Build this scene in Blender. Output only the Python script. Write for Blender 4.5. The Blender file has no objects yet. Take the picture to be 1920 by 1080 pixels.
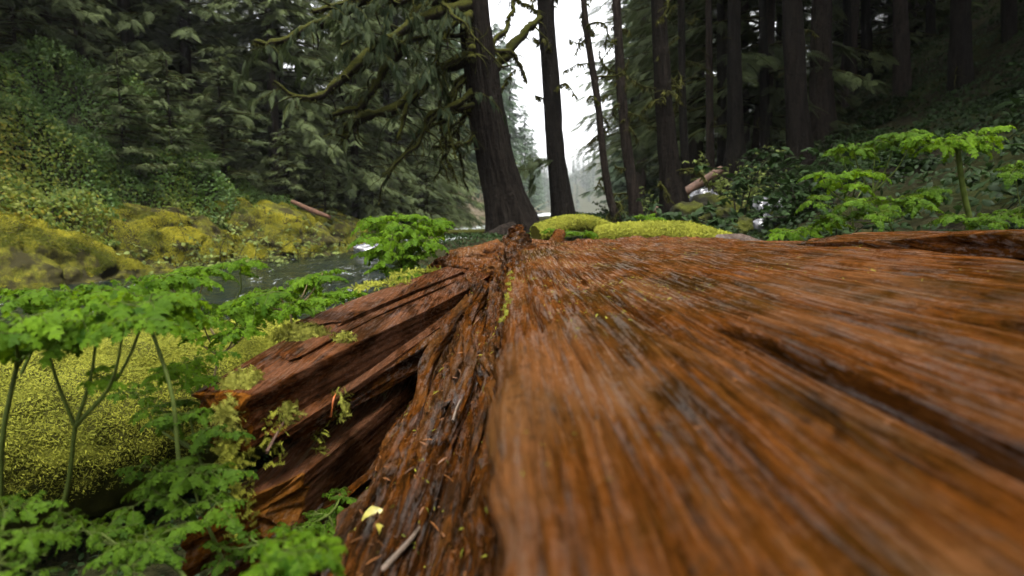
import bpy, math, random
import numpy as np
from mathutils import Vector, Matrix, Euler
R = math.radians
rng = np.random.default_rng(11)
random.seed(5)
S = bpy.context.scene
C = S.collection

# ------------------------------------------------------------------ camera
PITCH, FPX, CZ = R(7.05), 1173.3, 1.7
cam = bpy.data.objects.new('camera', bpy.data.cameras.new('camera')); C.objects.link(cam)
cam.location = (0, 0, CZ); cam.rotation_euler = (R(90) - PITCH, 0, 0)
cam.data.lens = 22; cam.data.sensor_width = 36
cam.data.clip_start = 0.02; cam.data.clip_end = 3000
cam.data.dof.use_dof = True; cam.data.dof.focus_distance = 3.0; cam.data.dof.aperture_fstop = 2.9
S.camera = cam
# ------------------------------------------------------------------ sky + soft sun
SUN_EL, SUN_AZ = R(74), R(168)           # azimuth from +Y towards +X
W = bpy.data.worlds.new('World'); S.world = W; W.use_nodes = True
wn = W.node_tree.nodes; wl = W.node_tree.links
sky = wn.new('ShaderNodeTexSky'); sky.sky_type = 'NISHITA'; sky.sun_disc = False
sky.sun_elevation = SUN_EL; sky.sun_rotation = SUN_AZ
sky.dust_density = 4.0; sky.air_density = 1.0
hs = wn.new('ShaderNodeHueSaturation'); hs.inputs['Saturation'].default_value = 0.10
wl.new(sky.outputs[0], hs.inputs['Color'])
bg = wn['Background']; bg.inputs[1].default_value = 0.09
wl.new(hs.outputs[0], bg.inputs[0])
sl = bpy.data.lights.new('sun', 'SUN'); sl.energy = 0.9; sl.angle = R(20); sl.color = (1, .965, .9)
so = bpy.data.objects.new('sun', sl); C.objects.link(so)
sd = Vector((math.sin(SUN_AZ) * math.cos(SUN_EL), math.cos(SUN_AZ) * math.cos(SUN_EL), math.sin(SUN_EL)))
so.rotation_euler = sd.to_track_quat('Z', 'Y').to_euler(); so.location = (0, 0, 60)
S.view_settings.view_transform = 'Standard'; S.view_settings.look = 'None'
S.view_settings.exposure = 2.85; S.view_settings.gamma = 1
cy = S.cycles
cy.max_bounces = 5; cy.diffuse_bounces = 3; cy.glossy_bounces = 2; cy.transmission_bounces = 3
cy.volume_bounces = 1; cy.transparent_max_bounces = 4
cy.use_denoising = True; cy.use_adaptive_sampling = True; cy.adaptive_threshold = 0.02
cy.caustics_reflective = False; cy.caustics_refractive = False; cy.sample_clamp_indirect = 4

# ------------------------------------------------------------------ pixels of the photograph -> points in the place
def ray(px, py):
    u = (px - 960) / FPX; v = (540 - py) / FPX
    return np.array([u, math.cos(PITCH) + v * math.sin(PITCH), -math.sin(PITCH) + v * math.cos(PITCH)])
def at(px, py, Y):
    d = ray(px, py); return d * (Y / d[1]) + np.array([0, 0, CZ])

# ------------------------------------------------------------------ noise
_perm = np.random.default_rng(3).permutation(256); _perm = np.concatenate([_perm, _perm, _perm])
_val = np.random.default_rng(4).uniform(-1, 1, 256)
def vn(x, y, z):
    x, y, z = np.broadcast_arrays(np.asarray(x, float), np.asarray(y, float), np.asarray(z, float))
    xi, yi, zi = np.floor(x).astype(int), np.floor(y).astype(int), np.floor(z).astype(int)
    fx, fy, fz = x - xi, y - yi, z - zi
    fx = fx*fx*(3-2*fx); fy = fy*fy*(3-2*fy); fz = fz*fz*(3-2*fz)
    xi &= 255; yi &= 255; zi &= 255
    def h(a, b, c): return _val[_perm[_perm[_perm[(xi+a) & 255] + ((yi+b) & 255)] + ((zi+c) & 255)]]
    l = lambda a, b, t: a + (b - a) * t
    return l(l(l(h(0,0,0), h(1,0,0), fx), l(h(0,1,0), h(1,1,0), fx), fy),
             l(l(h(0,0,1), h(1,0,1), fx), l(h(0,1,1), h(1,1,1), fx), fy), fz)
def fbm(x, y, z, o=4, g=.5):
    r = 0; a = 1; t = 0
    for k in range(o):
        r = r + a * vn(x * 2**k + 17.3*k, y * 2**k + 5.1*k, z * 2**k + 9.7*k); t += a; a *= g
    return r / t

# ------------------------------------------------------------------ mesh helpers
class MB:
    """collects vertices and faces and links them as ONE mesh object"""
    def __init__(s): s.V = []; s.F = []; s.T = []; s.M = []; s.n = 0
    def add(s, V, F, tint=0.5, mi=0):
        V = np.asarray(V, float).reshape(-1, 3); F = np.asarray(F, int)
        s.V.append(V); s.F.append(F + s.n)
        s.T.append(np.broadcast_to(np.asarray(tint, float), (len(V),)).copy()); s.M.append(np.full(len(F), mi)); s.n += len(V)
        return s
    def mesh(s, name, mats, smooth=True):
        me = bpy.data.meshes.new(name)
        V = np.concatenate(s.V); me.vertices.add(len(V)); me.vertices.foreach_set('co', V.ravel().astype(np.float32))
        ls = np.concatenate([f.ravel() for f in s.F]); lt = np.concatenate([np.full(len(f), f.shape[1]) for f in s.F])
        me.loops.add(len(ls)); me.loops.foreach_set('vertex_index', ls.astype(np.int32))
        st = np.concatenate([[0], np.cumsum(lt)[:-1]])
        me.polygons.add(len(lt)); me.polygons.foreach_set('loop_start', st.astype(np.int32))
        me.polygons.foreach_set('loop_total', lt.astype(np.int32))
        me.polygons.foreach_set('material_index', np.concatenate(s.M).astype(np.int32))
        me.polygons.foreach_set('use_smooth', np.full(len(lt), smooth))
        a = me.attributes.new('tint', 'FLOAT', 'POINT'); a.data.foreach_set('value', np.concatenate(s.T).astype(np.float32))
        me.update(calc_edges=True); me.validate()
        for m in (mats if isinstance(mats, (list, tuple)) else [mats]): me.materials.append(m)
        return me
    def build(s, name, mats, parent=None, smooth=True):
        return link(name, s.mesh(name, mats, smooth), parent)
def link(name, data, parent=None, loc=None):
    o = bpy.data.objects.new(name, data); C.objects.link(o)
    if parent is not None: o.parent = parent
    if loc is not None: o.location = loc
    return o
def tag(o, label=None, cat=None, group=None, kind=None):
    if label: o['label'] = label
    if cat: o['category'] = cat
    if group: o['group'] = group
    if kind: o['kind'] = kind
    return o
def empty(name, loc, label, cat, group=None):
    return tag(link(name, None, None, tuple(loc)), label, cat, group)
def copy_tree(o, label=None, group=None):
    c = o.copy(); C.objects.link(c)
    if label: c['label'] = label
    if group: c['group'] = group
    for ch in o.children:
        d = ch.copy(); C.objects.link(d); d.parent = c
        for g in ch.children:
            e = g.copy(); C.objects.link(e); e.parent = d
    return c
def gridF(n, m, closed=False):
    i = np.arange(n - 1)[:, None]; k = m if closed else m - 1; j = np.arange(k)[None, :]; j2 = (j + 1) % m
    a = i*m + j; b = i*m + j2; c = (i+1)*m + j2; d = (i+1)*m + j
    return np.stack([a, b, c, d], -1).reshape(-1, 4)
def gridN(P, closed=False):
    """normals of a lofted grid P[n,m,3]"""
    du = np.gradient(P, axis=0)
    dv = (np.roll(P, -1, 1) - np.roll(P, 1, 1)) if closed else np.gradient(P, axis=1)
    N = np.cross(du, dv); return N / (np.linalg.norm(N, axis=-1, keepdims=True) + 1e-9)
def tube(path, rad, k=6):
    path = np.asarray(path, float); n = len(path); rad = np.broadcast_to(np.asarray(rad, float), (n,))
    T = np.gradient(path, axis=0); T /= np.linalg.norm(T, axis=1, keepdims=True) + 1e-9
    ref = np.array([0, 0, 1.]) if abs(T[:, 2]).mean() < .8 else np.array([1., 0, 0])
    A = np.cross(T, ref); A /= np.linalg.norm(A, axis=1, keepdims=True) + 1e-9; B = np.cross(T, A)
    th = np.arange(k) / k * 2*np.pi
    P = path[:, None] + rad[:, None, None] * (np.cos(th)[None, :, None]*A[:, None] + np.sin(th)[None, :, None]*B[:, None])
    return P.reshape(-1, 3), gridF(n, k, True)
def spline(pts, n):
    """Catmull-Rom through pts, n samples"""
    p = np.asarray(pts, float); p = np.vstack([2*p[0]-p[1], p, 2*p[-1]-p[-2]])
    t = np.linspace(0, len(p) - 3 - 1e-6, n); i = t.astype(int); f = (t - i)[:, None]
    a, b, c, d = p[i], p[i+1], p[i+2], p[i+3]
    return .5*((2*b) + (c-a)*f + (2*a-5*b+4*c-d)*f**2 + (3*b-a-3*c+d)*f**3)
def frames(X, up):
    """rotation matrices with columns x=X, z near up"""
    X = X / (np.linalg.norm(X, axis=-1, keepdims=True) + 1e-9)
    Y = np.cross(up, X); Y /= np.linalg.norm(Y, axis=-1, keepdims=True) + 1e-9
    return np.stack([X, Y, np.cross(X, Y)], -1)
def scatter(mb, V, F, M, pos, scale, tint, mi=0):
    N = len(pos); V = np.asarray(V); F = np.asarray(F)
    if N == 0: return
    P = np.einsum('nij,vj->nvi', M, V) * np.asarray(scale).reshape(-1, 1, 1) + pos[:, None]
    FF = (F[None] + (np.arange(N) * len(V))[:, None, None]).reshape(-1, F.shape[1])
    mb.add(P.reshape(-1, 3), FF, np.repeat(tint, len(V)), mi)

# ------------------------------------------------------------------ materials
class NT:
    def __init__(s, name):
        s.m = bpy.data.materials.new(name); s.m.use_nodes = True
        s.n = s.m.node_tree.nodes; s.l = s.m.node_tree.links; s.b = s.n['Principled BSDF']; s.out = s.n['Material Output']
        s.tc = None
    def new(s, t, **kw):
        n = s.n.new(t)
        for k, v in kw.items(): setattr(n, k, v)
        return n
    def set(s, sock, v):
        if hasattr(v, 'is_output') or isinstance(v, bpy.types.NodeSocket): s.l.new(v, sock)
        else: sock.default_value = v
    def coord(s, scale=(1, 1, 1)):
        if s.tc is None: s.tc = s.new('ShaderNodeTexCoord')
        mp = s.new('ShaderNodeMapping'); mp.inputs['Scale'].default_value = scale
        s.l.new(s.tc.outputs['Object'], mp.inputs[0]); return mp.outputs[0]
    def noise(s, scale, vec=None, detail=5, rough=.6, dist=0.):
        n = s.new('ShaderNodeTexNoise'); n.inputs['Scale'].default_value = scale
        n.inputs['Detail'].default_value = detail; n.inputs['Roughness'].default_value = rough
        n.inputs['Distortion'].default_value = dist
        s.l.new(vec if vec is not None else s.coord(), n.inputs['Vector']); return n.outputs['Fac']
    def ramp(s, f, stops):
        r = s.new('ShaderNodeValToRGB'); e = r.color_ramp.elements
        while len(e) < len(stops): e.new(.5)
        for k, (p, c) in enumerate(stops):
            e[k].position = p; e[k].color = (c, c, c, 1) if isinstance(c, (int, float)) else (*c, 1)
        s.l.new(f, r.inputs[0]); return r.outputs[0]
    def mix(s, f, a, b, mode='MIX'):
        n = s.new('ShaderNodeMix', data_type='RGBA', blend_type=mode)
        for sock, v in ((n.inputs[0], f), (n.inputs[6], a), (n.inputs[7], b)):
            s.set(sock, (*v, 1) if isinstance(v, tuple) else v)
        return n.outputs[2]
    def math(s, op, a, b=0.):
        n = s.new('ShaderNodeMath', operation=op); s.set(n.inputs[0], a); s.set(n.inputs[1], b); return n.outputs[0]
    def attr(s, name='tint'):
        return s.new('ShaderNodeAttribute', attribute_name=name).outputs['Fac']
    def orand(s): return s.new('ShaderNodeObjectInfo').outputs['Random']
    def upmask(s, lo, hi, jit=None):
        g = s.new('ShaderNodeNewGeometry'); x = s.new('ShaderNodeSeparateXYZ'); s.l.new(g.outputs['Normal'], x.inputs[0])
        f = x.outputs['Z']
        if jit is not None: f = s.math('ADD', f, jit)
        return s.ramp(s.math('MULTIPLY_ADD', f, .5) if False else s.math('ADD', s.math('MULTIPLY', f, .5), .5), [(lo, 0.), (hi, 1.)])
    def bump(s, h, dist, strength=1., normal=None):
        b = s.new('ShaderNodeBump'); b.inputs['Distance'].default_value = dist; b.inputs['Strength'].default_value = strength
        s.l.new(h, b.inputs['Height'])
        if normal is not None: s.l.new(normal, b.inputs['Normal'])
        return b.outputs[0]
    def fin(s, color=None, rough=None, normal=None, spec=None, coat=None, coatr=None):
        for k, v in (('Base Color', color), ('Roughness', rough), ('Normal', normal), ('Specular IOR Level', spec), ('Coat Weight', coat), ('Coat Roughness', coatr)):
            if v is not None: s.set(s.b.inputs[k], (*v, 1) if isinstance(v, tuple) else v)
        if coat is not None and normal is not None: s.l.new(normal, s.b.inputs['Coat Normal'])
        return s.m
    def translucent(s, color, fac):
        t = s.new('ShaderNodeBsdfTranslucent'); s.set(t.inputs[0], (*color, 1) if isinstance(color, tuple) else color)
        mx = s.new('ShaderNodeMixShader'); mx.inputs[0].default_value = fac
        s.l.new(s.b.outputs[0], mx.inputs[1]); s.l.new(t.outputs[0], mx.inputs[2]); s.l.new(mx.outputs[0], s.out.inputs[0])

def wood_mat(name, dark, mid, bright, pale, olive, rough=(.22, .6), coat=.12, bumpd=.006, fs=34, patch=2.2, spec=.3):
    t = NT(name)
    fine = t.noise(1, t.coord((fs*4.2, 12, fs*4.2)), 6, .7, .6)
    med = t.noise(1, t.coord((fs*.8, 2.3, fs*.8)), 6, .68, .8)
    big = t.noise(patch, t.coord((1.8, .7, 1.8)), 5, .65, .5); big2 = t.noise(patch*1.4, t.coord((1.5, .5, 1.5)), 5, .65, .8)
    grit = t.noise(1, t.coord((95, 38, 95)), 5, .75)
    f = t.math('ADD', t.math('ADD', t.math('MULTIPLY', fine, .36), t.math('MULTIPLY', med, .44)), t.math('MULTIPLY', grit, .20))
    col = t.ramp(f, [(.38, dark), (.46, mid), (.535, bright), (.63, pale)])
    col = t.mix(t.ramp(big, [(.46, 0.), (.60, .8)]), col, t.mix(t.ramp(f, [(.38, 0.), (.58, 1.)]), dark, olive))
    col = t.mix(t.ramp(big2, [(.50, 0.), (.62, .55)]), col, t.mix(f, mid, tuple(c*1.5 for c in pale)))
    col = t.mix(t.ramp(grit, [(.56, 0.), (.66, .8)]), col, dark)
    bl = t.noise(11, t.coord((1.2, .4, 1.2)), 6, .75, .6)
    col = t.mix(t.ramp(bl, [(.58, 0.), (.68, .7)]), col, tuple(c*.5 for c in dark))
    h = t.math('ADD', t.math('ADD', t.math('MULTIPLY', fine, .55), t.math('MULTIPLY', med, .7)), t.math('MULTIPLY', grit, .5))
    nrm = t.bump(h, bumpd)
    wet = t.ramp(t.noise(3.5, t.coord((2.2, .7, 2.2)), 5, .65), [(.42, 0.), (.60, 1.)])
    stk = t.ramp(t.math('ADD', t.math('MULTIPLY', t.noise(1, t.coord((fs*1.5, 3.2, fs*1.5)), 5, .65, .4), .7), t.math('MULTIPLY', grit, .3)), [(.50, 0.), (.60, 1.)])
    gl = t.math('MULTIPLY', stk, t.math('ADD', t.math('MULTIPLY', wet, .85), .15))
    rg = t.ramp(gl, [(0., rough[1]), (1., rough[0])])
    return t.fin(col, rg, nrm, t.math('MULTIPLY', gl, spec), t.math('MULTIPLY', gl, coat), .2)
M = {}
M['slab'] = wood_mat('wet_orange_wood', (.0080, .0035, .0010), (.034, .0115, .0020), (.083, .0262, .0042), (.148, .066, .026), (.036, .0190, .0028), rough=(.26, .7), coat=.65, bumpd=.014, spec=.8, fs=64)
M['core'] = wood_mat('rotten_wood', (.0040, .0021, .0008), (.022, .0085, .0018), (.080, .024, .0028), (.10, .045, .014), (.022, .013, .007), (.14, .7), .7, .022, 36, 3.4, .8)
M['plank'] = wood_mat('split_red_wood', (.0026, .0013, .0008), (.014, .0052, .0020), (.052, .0168, .0042), (.115, .052, .028), (.020, .009, .003), (.25, .65), .18, .004, 70, 2.5, .3)
M['fresh'] = wood_mat('fresh_broken_wood', (.012, .0045, .001), (.05, .0175, .0025), (.11, .038, .0045), (.16, .065, .012), (.05, .02, .003), (.3, .7), .2, .010, 50, 2.5, .3)
M['grey'] = wood_mat('weathered_grey_wood', (.012, .008, .006), (.045, .030, .022), (.08, .06, .05), (.16, .135, .12), (.04, .022, .012), (.3, .6), .3, .008, 30, 2)
def bark_mat(name, c0, c1, moss, mosslo, mosshi, vz=(13, 13, 2.0), bd=.16):
    t = NT(name)
    n = t.noise(1, t.coord(vz), 6, .65, .7); g = t.noise(14, None, 5, .65); big = t.noise(1.1, t.coord((1, 1, .5)), 4, .6)
    f = t.math('ADD', t.math('MULTIPLY', n, .7), t.math('MULTIPLY', g, .3))
    col = t.ramp(f, [(.36, c0), (.6, c1)])
    mk = t.ramp(t.math('ADD', big, t.math('MULTIPLY', g, .25)), [(mosslo, 0.), (mosshi, 1.)])
    mc = t.ramp(g, [(.3, tuple(c*.45 for c in moss)), (.65, moss)])
    col = t.mix(mk, col, mc)
    return t.fin(col, .9, t.bump(f, bd), .06)
M['bark'] = bark_mat('dark_wet_bark', (.007, .0055, .0045), (.030, .023, .018), (.07, .066, .010), .78, .95)
M['bark_red'] = bark_mat('brown_cedar_bark', (.0035, .0027, .0021), (.014, .011, .0085), (.022, .024, .006), .80, .98)
M['bark_dark'] = bark_mat('black_bark', (.0032, .0028, .0024), (.012, .010, .008), (.02, .023, .007), .75, .95)
def mossy_limb():
    t = NT('mossy_bark')
    g = t.noise(30, None, 5, .7); b = t.noise(3, None, 3)
    mk = t.upmask(.42, .62, t.math('MULTIPLY', t.math('SUBTRACT', b, .5), 1.1))
    mc = t.ramp(g, [(.3, (.018, .019, .004)), (.65, (.044, .046, .008))])
    return t.fin(t.mix(mk, t.ramp(g, [(.3, (.006, .005, .004)), (.7, (.022, .018, .012))]), mc), .9, t.bump(g, .03), .05)
M['limb'] = mossy_limb()
def moss_mat(name, a, b, c, soil=None, scale=22, fine=120, bd=.03):
    t = NT(name)
    n = t.noise(scale, None, 6, .7); f = t.noise(fine, None, 4, .7); big = t.noise(2.2, None, 5, .65)
    col = t.ramp(t.math('ADD', t.math('MULTIPLY', n, .5), t.math('MULTIPLY', f, .5)), [(.33, a), (.5, b), (.68, c)])
    if soil:
        col = t.mix(t.ramp(big, [(.43, 0.), (.56, .95)]), col, soil)
        up = t.upmask(.38, .62, t.math('MULTIPLY', t.math('SUBTRACT', n, .5), .9))
        col = t.mix(up, tuple(x*.7 for x in soil), col)
    return t.fin(col, .95, t.bump(t.math('ADD', n, t.math('MULTIPLY', f, .5)), bd), .05)
M['moss_rock'] = moss_mat('mossy_rock', (.02, .026, .005), (.09, .09, .012), (.20, .18, .02), (.03, .026, .012), 7, 45, .08)
M['moss_dark'] = moss_mat('dark_mossy_rock', (.012, .014, .005), (.05, .055, .010), (.11, .12, .02), (.018, .017, .014), 9, 60, .06)
M['moss_log'] = moss_mat('log_moss', (.05, .06, .008), (.13, .135, .014), (.21, .21, .026), (.05, .052, .010), 30, 160, .02)
M['moss_gold'] = moss_mat('golden_moss', (.05, .06, .008), (.20, .20, .02), (.33, .30, .04), (.10, .09, .015), 26, 120, .03)
def leaf_mat(name, dark, bright, trans, tf=.35, rough=.5, spec=.3, hue=None):
    t = NT(name)
    f = t.math('ADD', t.math('MULTIPLY', t.attr(), .62), t.math('MULTIPLY', t.orand(), .38))
    col = t.ramp(f, hue or [(.05, dark), (.95, bright)])
    t.fin(col, rough, None, spec)
    t.translucent(t.mix(.5, col, trans), tf); return t.m
M['leaf'] = leaf_mat('fresh_green_leaf', (.014, .042, .002), (.090, .165, .007), (.16, .26, .006), .42, .6, .06)
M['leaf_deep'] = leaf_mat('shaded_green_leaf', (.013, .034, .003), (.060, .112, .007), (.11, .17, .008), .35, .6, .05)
M['needle'] = leaf_mat('conifer_needles', (.006, .012, .004), (.105, .130, .052), (.085, .11, .035), .25, .7, .08)
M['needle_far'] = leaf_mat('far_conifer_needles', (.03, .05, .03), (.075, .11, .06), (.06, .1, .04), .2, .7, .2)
M['salal'] = leaf_mat('bank_leaves', None, None, (.15, .18, .03), .25, .5, .18,
    [(.02, (.010, .024, .004)), (.4, (.042, .085, .010)), (.62, (.13, .145, .014)), (.8, (.25, .17, .014)), (.97, (.29, .105, .011))])
M['under'] = leaf_mat('undergrowth_leaves', (.004, .009, .003), (.022, .045, .010), (.03, .055, .012), .25, .6, .12)
M['pale_leaf'] = leaf_mat('pale_shrub_leaves', (.045, .065, .014), (.19, .23, .06), (.18, .22, .05), .35, .6, .12)
M['tuft'] = leaf_mat('feather_moss', (.035, .038, .006), (.27, .27, .045), (.25, .26, .03), .3, .8, .1)
M['chip'] = leaf_mat('wood_chips', (.006, .003, .0015), (.16, .06, .014), (.1, .04, .01), .05, .5, .25)
M['tuft_limb'] = leaf_mat('hanging_moss', (.010, .012, .004), (.065, .063, .014), (.08, .09, .02), .3, .85, .05)
M['tuft_gold'] = leaf_mat('golden_bank_moss', (.020, .030, .005), (.32, .28, .022), (.22, .21, .02), .25, .85, .05)
M['tuft_green'] = leaf_mat('green_moss', (.040, .055, .007), (.29, .29, .035), (.24, .27, .035), .3, .8, .1)
def plain(name, col, rough=.6, spec=.4, ns=20, var=.5, coat=None, bd=.002):
    t = NT(name); n = t.noise(ns, None, 4)
    return t.fin(t.ramp(n, [(.3, tuple(c*(1-var) for c in col)), (.7, tuple(min(1, c*(1+var*.6)) for c in col))]), rough, t.bump(n, bd), spec, coat)
M['stem'] = plain('green_stem', (.055, .075, .014), .6, .1)
M['stem_tan'] = plain('tan_stem', (.16, .12, .05), .6)
M['twig'] = plain('pale_twig', (.26, .21, .14), .8)
M['dry_pole'] = plain('bare_red_wood', (.075, .040, .025), .7, .3, 8)
M['dark_pole'] = plain('dark_red_wood', (.07, .035, .02), .8, .2, 8)
M['sliver'] = plain('grey_sliver', (.10, .075, .055), .35, .4, 40)
M['maple'] = plain('wet_maple_leaf', (.035, .010, .010), .22, .6, 40, .5, .6)
M['yellow_leaf'] = plain('yellow_dead_leaf', (.24, .21, .03), .4, .5, 50, .5, .3)
M['rust'] = plain('rust_needle', (.30, .08, .02), .5)
M['wet_rock'] = plain('wet_grey_rock', (.10, .10, .11), .18, .7, 9, .6, .6, .03)
def ground_mat():
    t = NT('forest_floor')
    n = t.noise(3.5, None, 7, .7); f = t.noise(28, None, 6, .7); b = t.noise(.5, None, 4)
    col = t.ramp(t.math('ADD', t.math('MULTIPLY', n, .5), t.math('MULTIPLY', f, .5)), [(.36, (.006, .006, .004)), (.5, (.020, .017, .010)), (.66, (.05, .045, .020))])
    col = t.mix(t.ramp(b, [(.45, 0.), (.65, .7)]), col, t.mix(f, (.012, .018, .005), (.06, .075, .014)))
    return t.fin(col, .9, t.bump(t.math('ADD', n, f), .06), .05)
M['ground'] = ground_mat()
def water_mat():
    t = NT('river_water')
    c = t.coord((1.3, .55, 1)); a = t.noise(2.6, c, 5, .6, .6); b = t.noise(9, c, 4, .6, .3)
    big = t.noise(.35, t.coord((1, .6, 1)), 4, .65, .4); st = t.noise(3.2, t.coord((2.4, .5, 1)), 7, .70, 1.2)
    far = t.new('ShaderNodeSeparateXYZ'); t.l.new(t.tc.outputs['Object'], far.inputs[0])
    rap = t.ramp(t.math('MULTIPLY', far.outputs['Y'], .01), [(.26, 0.), (.40, .12)])
    foam = t.ramp(t.math('ADD', t.math('ADD', t.math('MULTIPLY', st, .7), t.math('MULTIPLY', big, .42)), rap), [(.655, 0.), (.70, 1.)])
    nrm = t.bump(t.math('ADD', a, t.math('MULTIPLY', b, .3)), .09)
    col = t.mix(foam, (.006, .010, .008), (.5, .53, .54))
    t.b.inputs['IOR'].default_value = 1.33
    return t.fin(col, t.math('ADD', t.math('MULTIPLY', foam, .6), .07), nrm, .5)
M['water'] = water_mat()

# ------------------------------------------------------------------ terrain
YS = [-20, 5, 10, 14, 20, 25, 40, 60, 100, 200, 480]
XL = [-19, -15, -12.5, -10.3, -8.9, -6.9, -6.0, -4.6, 0, 7.5, 26]
XR = [-3.8, -3.4, -1.6, -1.0, -1.1, -1.0, 0.5, 6.3, 17.5, 32, 76]
sm = lambda t: (lambda c: c*c*(3-2*c))(np.clip(t, 0, 1))
def ground_z(x, y):
    x = np.asarray(x, float); y = np.asarray(y, float)
    xl = np.interp(y, YS, XL); xr = np.interp(y, YS, XR)
    d = x - xr; dl = xl - x
    low = .42 + .75*sm((x + .3)/2.3)                     # beside the fallen log
    hi = 1.28 + 0*x
    bank = low + (hi - low)*sm((y - 5.5)/3.5)
    foot = np.maximum(3.0, xr + 5.2)
    zr = -.6 + (bank + .6)*sm((d + .25)/1.3) + .44*np.minimum(np.maximum(0, x - foot), 60) + .35*np.maximum(0, x - foot - 7)
    st = np.interp(y, [22, 34, 60], [1, .35, .25])
    zl = -.6 + 1.2*sm((dl - .6)/2.4) + st*(1.12*np.clip(dl - 2.2, 0, 5.0) + .45*np.maximum(dl - 7.2, 0)) + .45*np.maximum(0, dl - 14)
    z = np.where(d > -1.5, np.where(dl > -1.5, np.maximum(zr, zl), zr), np.where(dl > -1.5, zl, -.6))
    k = np.clip(np.maximum(d, dl), 0, 1)
    z = z + .13*np.maximum(0, y - 530)
    return z + k*(.18*fbm(x*.55, y*.55, 0*x + 3.3, 4) + .05*fbm(x*2.3, y*2.3, 0*x + 1.2, 3))
gx = np.concatenate([np.linspace(-140, -22, 40), np.linspace(-21.5, 22, 230), np.linspace(23, 160, 46)])
gy = np.concatenate([np.linspace(-14, 30, 190), 30 + np.linspace(0.04, 1, 110)**2*870])
GX, GY = np.meshgrid(gx, gy, indexing='xy')
P = np.stack([GX, GY, ground_z(GX, GY)], -1)
tag(MB().add(P.reshape(-1, 3), gridF(len(gy), len(gx))).build('ground', M['ground']), kind='structure')
wy = np.concatenate([np.linspace(-14, 45, 260), np.linspace(46, 480, 120)]); ws = np.linspace(-1.6, 1.6, 90)
xl = np.interp(wy, YS, XL); xr = np.interp(wy, YS, XR)
WX = (xl + xr)[:, None]/2 + (xr - xl)[:, None]/2*ws[None]*np.where(wy > 120, .8, .85)[:, None]; WY = np.repeat(wy[:, None], len(ws), 1)
WZ = .05*fbm(WX*1.3, WY*.7, 0*WX, 4) + .03*fbm(WX*4, WY*2, 0*WX + 2, 3)
tag(MB().add(np.stack([WX, WY, WZ], -1).reshape(-1, 3), gridF(len(wy), len(ws))).build('river', M['water']), kind='structure')

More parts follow.
